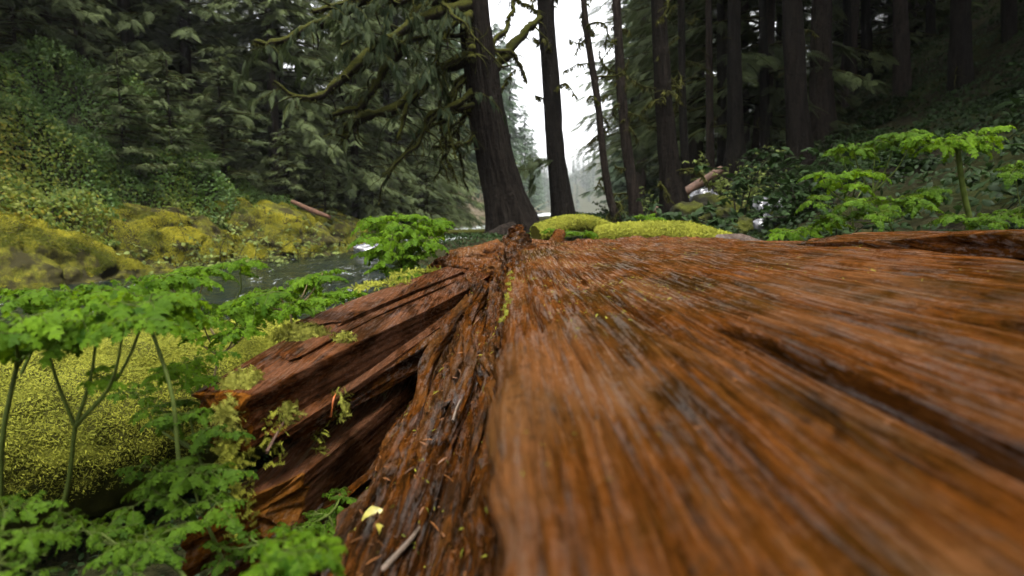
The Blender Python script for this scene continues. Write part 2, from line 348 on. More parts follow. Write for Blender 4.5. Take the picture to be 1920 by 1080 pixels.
# ------------------------------------------------------------------ THE BIG FALLEN LOG
log = empty('fallen_log', (.9, 3, .6), 'huge wet orange-brown rotting log filling the foreground, split open along its left side', 'log')
LO = Vector(log.location)
def part(mb, name, mat, parent=log, smooth=True):
    V = [v - np.array(LO) for v in mb.V]; mb.V = V
    return mb.build(name, mat, parent, smooth)
def kslope(X): return np.interp(X, [-.1, 0, .8, 1.9], [.012, .012, .028, .048])
def top_h(X, Y):
    """depth of the slab's top below the camera"""
    return np.interp(X, [-.02, .05, .2, .39, .6, .85, 1.2, 1.6, 1.9, 2.0], [.262, .252, .236, .212, .182, .15, .112, .078, .06, .065]) + kslope(X)*(Y - 1)
def slab():
    ctrl = [(.10, .95, 6), (-.02, .62, 14), (-.016, .33, 14), (-.012, .275, 8), (.0, .256, 30)]
    X = []; H = []
    for (x0, h0, n), (x1, h1, _) in zip(ctrl, ctrl[1:] + [(.0, .256, 0)]):
        t = np.arange(n)/max(n, 1)
        if n == 30: break
        X += list(x0 + (x1-x0)*t); H += list(h0 + (h1-h0)*t)
    xt = np.concatenate([np.linspace(0, .33, 110, endpoint=False), np.linspace(.33, .43, 64, endpoint=False), np.linspace(.43, .6, 48, endpoint=False), np.linspace(.6, 1.98, 170)])
    nl = len(X); X = np.array(X + list(xt)); top = np.arange(len(X)) >= nl
    H = np.array(H + list(np.interp(xt, [0, .05, .2, .39, .6, .85, 1.2, 1.6, 1.9, 2.0], [.256, .252, .236, .212, .182, .15, .112, .078, .06, .065])))
    tail = [(2.1, .10), (2.2, .2), (2.28, .4), (2.25, .7), (2.0, 1.0), (1.4, 1.15), (.7, 1.15)]
    X = np.concatenate([X, [a for a, b in tail]]); H = np.concatenate([H, [b for a, b in tail]]); top = np.concatenate([top, [False]*len(tail)])
    n = len(X)
    yend = 6.05 + .35*fbm(X*3, 0*X, 0*X + 5, 3) + .25*fbm(X*24, 0*X, 0*X, 2) - .5*np.clip(X - .9, 0, 2)
    s = np.linspace(0, 1, 470)**1.7
    Y = -.6 + s[:, None]*(yend[None] + .6)
    XX = np.repeat(X[None], len(s), 0) + .035*np.clip(Y - 1, 0, 9)*0
    HH = H[None] + kslope(X)[None]*(Y - 1)
    Pz = np.stack([XX, Y, CZ - HH], -1)
    N = gridN(Pz, True); N *= np.sign(N[:, nl+40, 2])[:, None, None]
    Zc = Pz[..., 2]
    d = .0075*fbm(XX*52, Y*1.4, Zc*52, 4) + .012*fbm(XX*13, Y*.8, Zc*13, 4) + .022*fbm(XX*3.6, Y*.7, Zc*3.6, 3)
    d += .012*np.clip(fbm(XX*9, Y*3.5, Zc*9, 4), -1, .25)*sm((Y - .9)/1.5)
    d -= .03*np.clip(fbm(XX*18, Y*.55, Zc*18 + 8, 3) - .25, 0, 1)
    # long cracks along the grain
    for xc, y0, y1, dep, wd in ((.385, .05, 1.2, .14, .0085), (.31, 1.0, 2.4, .03, .010), (.86, .3, 2.6, .022, .014), (.60, 1.3, 3.2, .018, .012), (1.12, 1.0, 3.6, .02, .016), (.16, 1.4, 3.4, .014, .007), (.10, .35, 1.5, .009, .004), (.22, .3, 1.3, .010, .004), (.29, .5, 1.9, .009, .004), (.48, .5, 2.2, .016, .006), (.55, .3, 1.1, .009, .005), (.70, .8, 2.4, .03, .009), (.97, .9, 3.2, .03, .010), (.06, 1.2, 2.8, .02, .005), (.25, 2.0, 4.0, .025, .009)):
        c = xc + .018*vn(Y*1.7, 0*Y + xc*9, 0*Y) - .05*np.clip(Y - .95, 0, 1.5)*(xc < .39)*(xc > .3)
        d -= dep*np.exp(-np.abs((XX - c)/wd)**(4 if dep > .1 else 2))*sm((Y - y0)/.2)*sm((y1 - Y)/.3)
    d += .012*sm((XX - .385)/.01)*np.exp(-np.maximum(XX - .385, 0)/.12)*sm((1.3 - Y)/.4)*top[None]
    lf = np.interp(Y, [.9, 1.55, 2.5, 3.35, 4.2, 5.2, 6.2], [1.04, 1.30, 1.44, 1.50, 1.33, 1.05, .58])
    d -= .055*np.exp(-((XX - lf)/.04)**2)*sm((Y - .4)/.4)*top[None]
    # crumbling far end
    e = sm((Y - 3.6)/2.2); d += e*(.07*fbm(XX*3.2, Y*2.2, Zc*3, 4) + .035*fbm(XX*9, Y*5, Zc*9, 3))
    Pz = Pz + N*d[..., None]
    ed = np.exp(-(np.maximum(XX + .02, 0)/.07)**2)*(np.arange(n) < n - 7)[None]
    Pz[..., 0] += ed*(.030*fbm(Y*2.3, Zc*4, 0*Y, 3) + .014*fbm(Y*11, Zc*9, 0*Y + 4, 3) - .012)
    mb = MB(); mb.add(Pz.reshape(-1, 3), gridF(len(s), n, True))
    for row in (0, len(s)-1):
        c = Pz[row].mean(0); V = np.vstack([Pz[row], c]); j = np.arange(n)
        mb.add(V, np.stack([j, (j+1) % n, np.full(n, n)], -1))
    part(mb, 'log_trunk', M['slab'])
    k = top[None] & (XX < 1.9) & (Y > .5) & (Y < 6); return Pz[k], N[k]
TP, TN = slab()
def beam(name, st, mat, amp=.012, jag0=.1, jag1=.1, n=230, m=(72, 34, 22, 26), fs=30, skew0=0, skew1=0, parent=log, rows=0):
    """a splintered length of wood; st = stations (left-top xyz, right-top xyz, thickness)"""
    st = np.array([list(a) + list(b) + [t] for a, b, t in st], float)
    S7 = spline(st, n); L, Rr, th = S7[:, :3], S7[:, 3:6], S7[:, 6]
    dn = np.array([0, 0, -1.])[None]*th[:, None]
    cs = [L, Rr, Rr + dn*1. + (L-Rr)*.04, L + dn*.9]
    ring = []
    for k in range(4):
        a, b = cs[k], cs[(k+1) % 4]
        for t in np.arange(m[k])/m[k]: ring.append(a + (b-a)*t)
    P = np.stack(ring, 1)
    c = P.mean(1, keepdims=True)
    w = np.linspace(0, 1, n)
    T = np.gradient(c[:, 0], axis=0); ln = np.linalg.norm(T, axis=1).sum(); T /= np.linalg.norm(T, axis=1, keepdims=True)
    rx = P[0] - c[0]; seed = (sum(map(ord, name)) + len(bpy.data.meshes)*3) % 97
    j0 = jag0*(.6*fbm(rx[:, 0]*16, rx[:, 2]*16, 0*rx[:, 0] + seed, 3) + .6*vn(rx[:, 0]*60, rx[:, 2]*45, 0*rx[:, 0] + seed)) + skew0*np.sign(np.cos(np.arange(P.shape[1])))*0
    j1 = jag1*(fbm(rx[:, 0]*16, rx[:, 2]*16, 0*rx[:, 0] + seed + 7, 3) + .5*vn(rx[:, 0]*60, rx[:, 2]*45, 0*rx[:, 0] + seed))
    # skew: the left side of the end reaches further than the right
    lat = np.linspace(0, 1, m[0]); side = np.concatenate([1 - np.arange(m[0])/m[0], np.zeros(m[1]), np.arange(m[2])/m[2], np.ones(m[3])])
    j0 = j0 + skew0*side; j1 = j1 + skew1*side
    f0 = np.exp(-w*ln/.25)[:, None]; f1 = np.exp(-(1-w)*ln/.25)[:, None]
    P = P + T[:, None]*(f0*j0[None] - f1*j1[None])[..., None]
    N = gridN(P, True); out = P - c
    N *= np.sign((N*out).sum(-1).mean())
    x, y, z = P[..., 0], P[..., 1], P[..., 2]
    lx = x - c[..., 0]
    d = amp*(1.0*fbm(lx*fs, y*1.6 + seed, z*fs, 4) + .7*fbm(x*7, y*2.2, z*7 + seed, 3) - 1.6*np.clip(fbm(lx*fs*.6, y*.8 + seed, z*fs*.6, 2) - .2, 0, 1) + .18*fbm(lx*fs*3.2, y*1.2 + seed, z*fs*3.2, 3) - .7*np.clip(fbm(lx*fs*2, y*1.1 + seed, z*fs*2, 2) - .25, 0, 1))
    P = P + N*d[..., None]
    mb = MB(); k = P.shape[1]; F_ = gridF(n, k, True); mb.add(P[:rows+1].reshape(-1, 3), gridF(rows+1, k, True), .5, 1) if rows else None; mb.add(P[rows:].reshape(-1, 3), gridF(n-rows, k, True))
    # fibrous end caps: two inset rings
    for row, sg in ((0, -1), (n-1, 1)):
        r0 = P[row]; cc = r0.mean(0); rings = [r0]
        for q in (.7, .35):
            rr = cc + (r0-cc)*q; off = .6*max(jag0 if row == 0 else jag1, .02)*vn(rr[:, 0]*70 + seed, rr[:, 1]*9, rr[:, 2]*70)
            rings.append(rr + T[row]*off[:, None])
        mi = 1 if (row == 0 and rows) else 0; G = np.stack(rings); mb.add(G.reshape(-1, 3), gridF(3, k, True), .5, mi)
        j = np.arange(k); mb.add(np.vstack([rings[-1], cc]), np.stack([j, (j+1) % k, np.full(k, k)], -1), .5, mi)
    return part(mb, name, [mat, M['fresh']] if rows else mat, parent)
z_ = lambda h: CZ - h
def strand(n=4):
    x = np.linspace(0, 1, n); w = np.array([.10, .16, .13, .03])[:n]
    V = []; 
    for a, b in zip(x, w): V += [[a, -b, -.35*a*a], [a, b, -.35*a*a]]
    F = [[2*i, 2*i+1, 2*i+3, 2*i+2] for i in range(n-1)]
    return np.array(V), np.array(F)
SV, SF = strand()
# rotten core (gully) between slab and planks
def core():
    prof = [(.12, .60), (-.01, .42), (-.05, .53), (-.11, .60), (-.19, .575), (-.28, .66), (-.345, .72), (-.39, .86), (-.40, .98), (-.30, 1.12), (.2, 1.2), (.5, 1.1)]
    nseg = [22, 24, 46, 40, 56, 56, 56, 26, 10, 6, 5, 6]; X = []; H = []
    for k, (a, b) in enumerate(prof):
        c, d = prof[(k+1) % len(prof)]; t = np.arange(nseg[k])/nseg[k]; X += list(a+(c-a)*t); H += list(b+(d-b)*t)
    X = np.array(X); H = np.array(H); n = len(X); s = np.linspace(0, 1, 460)
    y0 = .62 + .25*fbm(X*9, H*9, 0*X, 3); Y = y0[None] + s[:, None]**1.25*(5.9 - y0)[None]
    lift = np.interp(Y, [.9, 1.6, 2.4, 3.3, 5.9], [0, .04, .14, .20, .20])*np.clip((1.05 - H)/.5, 0, 1)[None]
    widen = np.interp(Y, [.9, 1.4, 2.2, 3.0, 3.6, 6], [1.08, 1.08, .85, .92, 1.3, 1.9])
    XX = np.where(X[None] < 0, X[None]*widen, X[None]); HH = H[None] - lift
    P = np.stack([XX, Y, CZ - HH], -1); N = gridN(P, True); N *= np.sign((N*(P - P.mean(1, keepdims=True))).sum(-1).mean())
    Z = P[..., 2]
    d = .022*fbm(XX*42, Y*2.5, Z*42, 4) + .05*fbm(XX*9, Y*2.2, Z*9, 4) + .035*fbm(XX*5, Y*5, Z*5, 4) + .012*fbm(XX*60, Y*18, Z*60, 3) - .16*np.clip(fbm(XX*12, Y*1.3, Z*12 + 4, 3) - .15, 0, 1) - .06*np.clip(fbm(XX*30, Y*1.6, Z*30 + 9, 3) - .2, 0, 1) + .010*fbm(XX*120, Y*5, Z*120, 3)
    d += sm((Y-3)/2)*.05*fbm(XX*6, Y*5, Z*6, 4)
    P = P + N*d[..., None]
    mb = MB(); mb.add(P.reshape(-1, 3), gridF(len(s), n, True))
    for row in (0, -1):
        c = P[row].mean(0); j = np.arange(n); mb.add(np.vstack([P[row], c]), np.stack([j, (j+1) % n, np.full(n, n)], -1))
    part(mb, 'rotten_core', M['core'])
    k = (N[..., 2] > .2) & (XX < -.02) & (XX > -.9) & (Y < 4.5); return P[k], N[k]
CP, CN = core()
def debris(P, N, n, size, mat, name='debris', seed=1):
    r = np.random.default_rng(seed); i = r.integers(0, len(P), n); nr = N[i]; d = r.normal(size=(n, 3)); d -= (d*nr).sum(1, keepdims=True)*nr*.9
    mb = MB(); scatter(mb, SV*np.array([1, .55, 1]), SF, frames(d, nr + r.normal(size=(n, 3))*.3), P[i] + nr*.003, size*r.uniform(.4, 1.6, n), r.uniform(0, 1, n)); tag(part(mb, name, M[mat]), kind='stuff')
k = rng.uniform(0, 1, len(TP)) < np.clip((TP[:, 1] - .4)/2, .05, 1); TPk, TNk = TP[k], TN[k]
debris(TPk, TNk, 1500, .012, 'chip', seed=3)
k = fbm(TPk[:, 0]*5, TPk[:, 1]*2.5, 0*TPk[:, 0], 3) > .28
debris(TPk[k], TNk[k], 1300, .010, 'tuft', 'moss_specks', 4)
debris(CP, CN, 2600, .020, 'chip')
debris(CP, CN, 700, .016, 'tuft_green', 'moss_specks', 2)
# upper plank, the strip lying on its far half, the rough ridge under it, the broken block below
beam('splintered_plank', [((-.775, 1.47, z_(.442)), (-.645, 1.45, z_(.450)), .135), ((-.74, 2.1, z_(.42)), (-.50, 2.1, z_(.435)), .12), ((-.58, 2.9, z_(.40)), (-.33, 2.8, z_(.42)), .10), ((-.40, 3.7, z_(.365)), (-.15, 3.6, z_(.385)), .10), ((-.2, 4.9, z_(.36)), (-.0, 4.9, z_(.36)), .1)], M['plank'], .0045, .045, .12, skew0=.02, rows=2)
beam('wood_strip', [((-.755, 2.15, z_(.385)), (-.63, 2.2, z_(.405)), .03), ((-.65, 2.7, z_(.37)), (-.52, 2.7, z_(.385)), .03), ((-.40, 3.7, z_(.335)), (-.27, 3.7, z_(.35)), .03)], M['plank'], .0035, .16, .1, n=120)
beam('wood_strip', [((-.70, 1.75, z_(.427)), (-.64, 1.75, z_(.432)), .022), ((-.60, 2.5, z_(.405)), (-.52, 2.5, z_(.41)), .022), ((-.38, 3.4, z_(.37)), (-.30, 3.4, z_(.378)), .02)], M['plank'], .003, .15, .1, n=100)
beam('rough_ridge', [((-.69, 1.60, z_(.575)), (-.605, 1.55, z_(.59)), .05), ((-.56, 2.1, z_(.545)), (-.48, 2.05, z_(.57)), .07), ((-.42, 2.7, z_(.49)), (-.32, 2.6, z_(.53)), .10), ((-.22, 3.5, z_(.40)), (-.08, 3.4, z_(.44)), .13)], M['core'], .014, .14, .1, skew0=.12)
beam('broken_block', [((-.735, 1.44, z_(.72)), (-.565, 1.60, z_(.705)), .14), ((-.65, 1.9, z_(.70)), (-.50, 1.95, z_(.705)), .18), ((-.50, 2.6, z_(.67)), (-.37, 2.6, z_(.68)), .2)], M['plank'], .005, .045, .1, skew0=-.10, rows=5)
beam('hanging_root', [((-.74, 1.46, z_(.83)), (-.60, 1.52, z_(.83)), .20), ((-.62, 1.9, z_(.86)), (-.46, 1.9, z_(.84)), .22), ((-.4, 2.8, z_(.8)), (-.25, 2.8, z_(.8)), .2)], M['core'], .035, .12, .1)
beam('wood_strip', [((-.64, 1.5, z_(.56)), (-.60, 1.5, z_(.57)), .02), ((-.50, 2.1, z_(.545)), (-.465, 2.1, z_(.55)), .02), ((-.30, 2.9, z_(.48)), (-.26, 2.9, z_(.485)), .02)], M['plank'], .006, .1, .1, n=90)
for A, B in (([(-.16, 1.45, z_(.54)), (-.13, 1.9, z_(.47)), (-.17, 2.4, z_(.42)), (-.12, 3.0, z_(.34))], (.035, .05)), ([(-.30, 1.3, z_(.63)), (-.27, 1.7, z_(.56)), (-.29, 2.2, z_(.50)), (-.20, 2.9, z_(.40))], (.03, .05)), ([(-.09, .95, z_(.585)), (-.10, 1.3, z_(.575)), (-.06, 1.8, z_(.50))], (.022, .04)), ([(-.21, .85, z_(.60)), (-.20, 1.15, z_(.58)), (-.24, 1.5, z_(.585))], (.025, .03))):
    beam('wood_strip', [((x - A_w, y, z + .01), (x + A_w, y + .02, z - .006), B[1]) for (x, y, z) in A for A_w in (B[0]*.5,)], M['core'], .012, .1, .1, n=140, m=(30, 14, 10, 14))
# raised ledge and weathered back edge on the right
beam('raised_ledge', [((1.02, .9, z_(.075)), (2.0, .9, z_(.02)), .07), ((1.28, 1.55, z_(.055)), (2.02, 1.7, z_(.035)), .07), ((1.42, 2.5, z_(.12)), (1.98, 2.5, z_(.080)), .075), ((1.52, 3.35, z_(.172)), (1.95, 3.5, z_(.125)), .075)], M['slab'], .012, .05, .12, n=160)
beam('weathered_edge', [((1.45, 3.2, z_(.195)), (1.98, 3.2, z_(.17)), .09), ((1.30, 4.2, z_(.245)), (1.85, 4.2, z_(.235)), .10), ((1.02, 5.2, z_(.30)), (1.6, 5.3, z_(.30)), .10), ((.55, 6.2, z_(.315)), (1.2, 6.4, z_(.33)), .12)], M['grey'], .022, .12, .2)
def lump(name, c, r, mat, amp=.3, fs=3., n=(40, 56), parent=None, stretch=None, seed=0., local=False, mi=0):
    th = np.linspace(.02, np.pi-.02, n[0]); ph = np.arange(n[1])/n[1]*2*np.pi
    D = np.stack([np.sin(th)[:, None]*np.cos(ph)[None], np.sin(th)[:, None]*np.sin(ph)[None], np.cos(th)[:, None]*np.ones_like(ph)[None]], -1)
    q = 1 + amp*fbm(D[..., 0]*fs*.5 + seed, D[..., 1]*fs*.5, D[..., 2]*fs*.5, 5)
    q += amp*.5*np.abs(fbm(D[..., 0]*fs + seed, D[..., 1]*fs, D[..., 2]*fs, 3))
    P = D*q[..., None]*np.asarray(r)
    return P + np.asarray(c), gridF(n[0], n[1], True)
# crumbling stub and knots at the far end
mb = MB()
path = spline([at(985, 505, 4.6), at(975, 470, 4.75), at(968, 445, 4.85), at(965, 428, 4.9)], 60)
V, F = tube(path, np.linspace(.12, .045, 60)*(1 + .15*np.sin(np.arange(60)*.6)), 48)
d = fbm(V[:, 0]*22, V[:, 1]*22, V[:, 2]*9, 4)*.05; V = V + d[:, None]*np.array([1, 1, .6]); mb.add(V, F)
part(mb, 'wood_stub', M['core'])
mb = MB(); path = spline([at(1025, 510, 5.2), at(1035, 475, 5.3), at(1042, 452, 5.35), at(1043, 436, 5.4)], 50)
V, F = tube(path, np.linspace(.12, .03, 50), 40); V = V + (fbm(V[:, 0]*20, V[:, 1]*20, V[:, 2]*8, 4)*.06)[:, None]; mb.add(V, F)
part(mb, 'wood_stub', M['slab'])
for k, (px, py, y, r) in enumerate([(930, 505, 3.9, .13), (890, 500, 4.1, .16), (850, 495, 4.3, .15), (915, 470, 4.9, .17), (1010, 470, 5.0, .14), (875, 478, 4.8, .14), (1090, 470, 5.6, .15), (985, 490, 4.3, .10)]):
    V, F = lump('', at(px, py, y) - np.array([0, 0, r*.4]), (r*1.1, r*1.5, r*.65), None, .5, 5, seed=k*3.1)
    V = V.reshape(-1, 3); V = V + (.02*fbm(V[:, 0]*40, V[:, 1]*6, V[:, 2]*40, 3))[:, None]
    part(MB().add(V, F), 'rotten_chunk', M['core'] if k % 2 == 0 else M['slab'])

# ------------------------------------------------------------------ moss made of small strands
def feather():
    V = []; F = []
    for i in range(5):
        x = i*.2
        for s in (-1, 1):
            k = len(V); V += [[x, 0, -.4*x*x], [x+.22, s*.26, -.4*(x+.2)**2], [x+.16, 0, -.4*(x+.16)**2]]; F.append([k, k+1, k+2])
    return np.array(V), np.array(F)
FV, FF = feather()
def fuzz(mb, pos, nrm, size, lay=.7, tint=None, shape='strand'):
    N = len(pos); d = rng.normal(size=(N, 3)); d -= (d*nrm).sum(1, keepdims=True)*nrm*lay
    d = d/np.linalg.norm(d, axis=1, keepdims=True)*lay + nrm*(1.15 - lay)
    t = rng.uniform(0, 1, N) if tint is None else tint
    scatter(mb, *((SV, SF) if shape == 'strand' else (FV, FF)), frames(d, nrm + rng.normal(size=(N, 3))*.2), pos, size*rng.uniform(.6, 1.4, N), t)
def hit(px, py, Y=None, lift=0.):
    bpy.context.view_layer.update()
    d = ray(px, py); ok, p, nr, *_ = S.ray_cast(bpy.context.evaluated_depsgraph_get(), (0, 0, CZ), tuple(d/np.linalg.norm(d)))
    if not ok or (Y is not None and abs(p.y - Y) > 1.2): return at(px, py, Y)
    return np.array(p) + lift*np.array(nr)
def moss_mound(px, py, Y, rx, ry, rz, n, size, mat='tuft', hang=0., ang=0.):
    c = hit(px, py, Y); D = rng.normal(size=(n, 3)); D[:, 2] = np.abs(D[:, 2]); D /= np.linalg.norm(D, axis=1, keepdims=True)
    D *= (rng.uniform(.5, 1, n)**.5)[:, None]
    off = D*np.array([rx, ry, rz]); ca, sa = math.cos(ang), math.sin(ang)
    off = np.stack([off[:, 0]*ca - off[:, 1]*sa, off[:, 0]*sa + off[:, 1]*ca, off[:, 2]], 1)
    off[:, 2] -= hang*rng.uniform(0, 1, n)**1.5
    nr = D/np.linalg.norm(D, axis=1, keepdims=True)
    mb = MB(); fuzz(mb, c + off, nr, size, .6, np.clip(.25 + .7*nr[:, 2]*0 + rng.uniform(0, .6, n), 0, 1), 'feather')
    part(mb, 'moss_tuft', M[mat])
moss_mound(562, 632, 1.9, .085, .06, .035, 800, .022, ang=.5)
moss_mound(645, 640, 1.85, .03, .02, .015, 90, .022)
moss_mound(455, 716, 1.55, .04, .07, .018, 520, .022, hang=.03)
moss_mound(430, 765, 1.47, .022, .04, .02, 300, .022, hang=.10)
moss_mound(440, 830, 1.47, .03, .05, .03, 360, .02, 'tuft_green', hang=.22)
moss_mound(535, 772, 1.45, .03, .03, .02, 130, .022, hang=.03)
moss_mound(505, 790, 1.46, .03, .03, .02, 120, .02, 'tuft_green', hang=.12)
moss_mound(640, 745, 1.62, .02, .03, .02, 90, .02, hang=.09)
moss_mound(600, 800, 1.58, .012, .03, .02, 60, .02, 'tuft_green', hang=.1)
moss_mound(720, 535, 3.0, .06, .20, .015, 240, .02, 'tuft_green', ang=-.6)
moss_mound(780, 512, 3.5, .06, .20, .015, 200, .022, 'tuft_green', ang=-.6)
for q in range(9):
    moss_mound(945 + 1.6*q + 4*(q % 2), 600 - 11*q, 1.8 + .07*q, .006, .03, .005, 34, .009, 'tuft_green')
print('log done')

# ------------------------------------------------------------------ small things on the log
def on(o, label, cat, group=None): return tag(o, label, cat, group)
def maple():
    mb = MB(); c = hit(800, 803, 1.62, .012); A = []
    pts = []
    for k, (a, r) in enumerate([(-150, .35), (-120, .62), (-100, .38), (-70, .8), (-48, .45), (-30, .85), (-12, .5), (0, 1.0), (12, .5), (30, .85), (48, .45), (70, .8), (100, .38), (120, .62), (150, .35), (180, .12)]):
        pts.append((math.cos(R(a))*r, math.sin(R(a))*r))
    n = len(pts); rings = []
    for q in (0.02, .35, .7, 1.0):
        rr = [[x*q, y*q, .55*(q*q)*(x*x+y*y)**.5*.6 - .25*q*abs(math.sin(3.5*math.atan2(y, x)))*.4] for x, y in pts]; rings.append(rr)
    V = np.array(rings)*.044
    Rm = np.array(Euler((R(-18), R(14), R(110))).to_matrix()); V = V.reshape(-1, 3) @ Rm.T + c
    F = gridF(4, n, True); mb.add(V, F)
    o = mb.build('maple_leaf', M['maple'])
    on(o, 'dark purple wet maple leaf curled in the rotten hollow of the log', 'leaf')
maple()
for k, (px, py, Y, sc, ro, lb) in enumerate([(700, 965, 1.36, .035, (20, -30, 10), 'widest yellow dead leaf lying curled at the wet edge of the hollow'),
        (742, 958, 1.40, .026, (50, 20, 70), 'small yellow dead leaf standing upright beside the widest one'),
        (714, 995, 1.30, .022, (-30, 60, -60), 'yellow-green dead leaf scrap hanging below the widest one'),
        (680, 985, 1.31, .020, (10, 10, 160), 'narrow yellow-green leaf scrap left of the other dead leaves')]):
    a = np.linspace(-1, 1, 9); b = np.linspace(-1, 1, 7); A, B = np.meshgrid(a, b, indexing='ij')
    w = (.25 + .75*np.cos(A*1.45))*.55*(1 + .2*vn(A*4, B, 0*A + k)); P = np.stack([A, B*w, .45*(B*w)**2*2 - .25*A*A + .1*vn(A*3, B*3, 0*A + k)], -1)*sc
    P = P.reshape(-1, 3) @ np.array(Euler([R(x) for x in ro]).to_matrix()).T*1.1 + hit(px, py, Y, .012)
    on(MB().add(P, gridF(9, 7)).build('dead_leaf', M['yellow_leaf']), lb, 'leaf', 'yellow dead leaves on the log')
def stick(name, pts, r, mat, label, cat='twig', group=None, k=7):
    p = np.array([hit(*q, r) for q in pts]); p = spline(p, 20); rr = np.linspace(r, r*.55, 20)
    V, F = tube(p, rr, k); o = MB().add(V, F).build(name, M[mat])
    return on(o, label, cat, group)
stick('orange_twig', [(618, 780, 1.55), (624, 752, 1.56), (628, 738, 1.57)], .004, 'rust', 'short rust-orange twig standing in the moss under the plank')
stick('thin_stick', [(500, 848, 1.42), (520, 815, 1.46), (533, 785, 1.5)], .004, 'dry_pole', 'thin red-brown stick leaning against the broken wood block')
stick('pale_sliver', [(715, 1070, 1.02), (760, 1022, 1.12), (792, 985, 1.2)], .006, 'sliver', 'pale grey wood sliver lying along the bottom of the hollow')
stick('pale_sliver', [(848, 792, 1.62), (855, 770, 1.66), (862, 752, 1.7)], .004, 'sliver', 'small whitish sliver beside the maple leaf')

# ------------------------------------------------------------------ corydalis plants
def leaflet():
    """lobed drooping leaflet, length 1 along x"""
    out = [(.0, .02), (.16, .09), (.28, .34), (.42, .44), (.43, .17), (.53, .15), (.66, .33), (.80, .34), (.78, .13), (.90, .12), (1.0, .02)]
    V = []; F = []
    for s in (-1, 1):
        k = len(V)
        for x, y in out:
            V.append([min(x*.95, .93), 0, 0]); V.append([x, s*y, 0])
        for i in range(len(out)-1):
            a = k + 2*i; q = [a, a+1, a+3, a+2]; F.append(q if s > 0 else q[::-1])
    V = np.array(V); x, y = V[:, 0], V[:, 1]
    V[:, 2] = -.42*x*x - .55*y*y + .10*np.abs(y) + .04*np.sin(x*14)*np.abs(y)*2
    return V, np.array(F)
LV, LF = leaflet()
def make_leaf(seed, n_side=4, fine=.80):
    """ternate leaf, about 1 unit long: petiole axis along x, drooping rim"""
    r = np.random.default_rng(seed); mb = MB(); pos = []; dr = []; sc = []; ax = []
    def pinna(o, a, L):
        d = np.array([math.cos(a), math.sin(a)])
        ax.append((o, o + d*L*.8))
        for i in range(n_side):
            t = .22 + .62*i/n_side
            for s in (-1, 1):
                pos.append(o + d*L*t); b = a + s*(R(62) - R(8)*i) + r.normal(0, .15); dr.append(b); sc.append(L*.54*(1 - .14*i)*r.uniform(.85, 1.15)*fine)
        pos.append(o + d*L*.75); dr.append(a + r.normal(0, .1)); sc.append(L*.5*fine)
    pinna(np.array([.38, 0]), 0, .62)
    for s in (-1, 1):
        pinna(np.array([.30, 0]), s*R(58), .52); pinna(np.array([.12, 0]), s*R(100), .34)
    ax.append((np.array([-.05, 0]), np.array([.4, 0])))
    pos = np.array(pos); dr = np.array(dr); sc = np.array(sc); N = len(pos)
    hgt = lambda p: .10*np.sin(np.clip((p**2).sum(-1)**.5, 0, 1)*2.2) - .30*np.clip((p**2).sum(-1), 0, 2)
    P = np.column_stack([pos, hgt(pos) + r.normal(0, .012, N)])
    D = np.column_stack([np.cos(dr), np.sin(dr), -.38 - .25*r.uniform(0, 1, N)])
    M3 = frames(D, np.tile([0, 0, 1.], (N, 1)) + r.normal(size=(N, 3))*.28)
    scatter(mb, LV, LF, M3, P, sc, np.clip(.55 + r.normal(0, .22, N), 0, 1))
    for a, b in ax:
        pp = np.linspace(0, 1, 5)[:, None]*(b-a) + a; pp = np.column_stack([pp, hgt(pp) - .004]); V, F = tube(pp, .006, 4); mb.add(V, F, .35, 1)
    return mb.mesh('leaf', [M['leaf'], M['stem']])
LEAVES = [make_leaf(s) for s in (1, 2, 3, 4)]
LEAVES_B = [make_leaf(s, 3, .98) for s in (11, 12, 13)]
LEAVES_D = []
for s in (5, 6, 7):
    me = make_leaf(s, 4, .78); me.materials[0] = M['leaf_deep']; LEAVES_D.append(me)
def plant(label, base, heads, leaves=LEAVES, cat='plant', group=None, sr=.006, fork=.5, mat='stem', name='leafy_plant'):
    """base = (px,py,Y); heads = [(px,py,Y,leaf length m,count)]; stems fork below the heads and every head carries spreading leaves"""
    b = at(*base); root = empty(name, b, label, cat, group)
    hp = [at(*h[:3]) for h in heads]; top = np.mean(hp, 0)
    fk = b + (top - b)*fork + np.array([random.uniform(-.02, .02), 0, .02])
    mb = MB()
    p = spline([b, (b+fk)/2 + np.array([random.uniform(-.02, .02), random.uniform(-.01, .01), 0]), fk], 14); sr *= .8; V, F = tube(p - b, np.linspace(sr, sr*.8, 14), 8); mb.add(V, F)
    for h, e in zip(heads, hp):
        mid = fk + (e - fk)*.5 + np.array([(e[0]-fk[0])*.12, 0, -.06*np.linalg.norm(e-fk)])
        p = spline([fk, mid, e], 14); V, F = tube(p - b, np.linspace(sr*.8, sr*.4, 14), 7); mb.add(V, F)
    mb.build('stem', M[mat], root)
    for h, e in zip(heads, hp):
        if random.random() < .6:
            t = random.uniform(.35, .7); lf = link('leaf', random.choice(leaves), root); q = fk + (e - fk)*t + np.array([(e[0]-fk[0])*.05, 0, -.03*np.linalg.norm(e-fk)])
            lf.location = q - b; lf.rotation_euler = (random.uniform(-.3, .3), random.uniform(-.3, .4), random.uniform(0, 6.28)); s = h[3]*random.uniform(.4, .7); lf.scale = (s, s, s)
        L, n = h[3], h[4] - (h[4] > 3 and random.random() < .55); a0 = random.uniform(0, 6.28)
        for k in range(n):
            lf = link('leaf', random.choice(leaves), root)
            lf.location = e - b + np.array([0, 0, random.uniform(-.15, .05)*L*(k > 0)])
            lf.rotation_euler = (random.uniform(-.42, .42), random.uniform(-.25, .5), a0 + k*6.283/n + random.uniform(-.35, .35))
            s = L*random.uniform(.8, 1.12); lf.scale = (s, s, s)
    return root
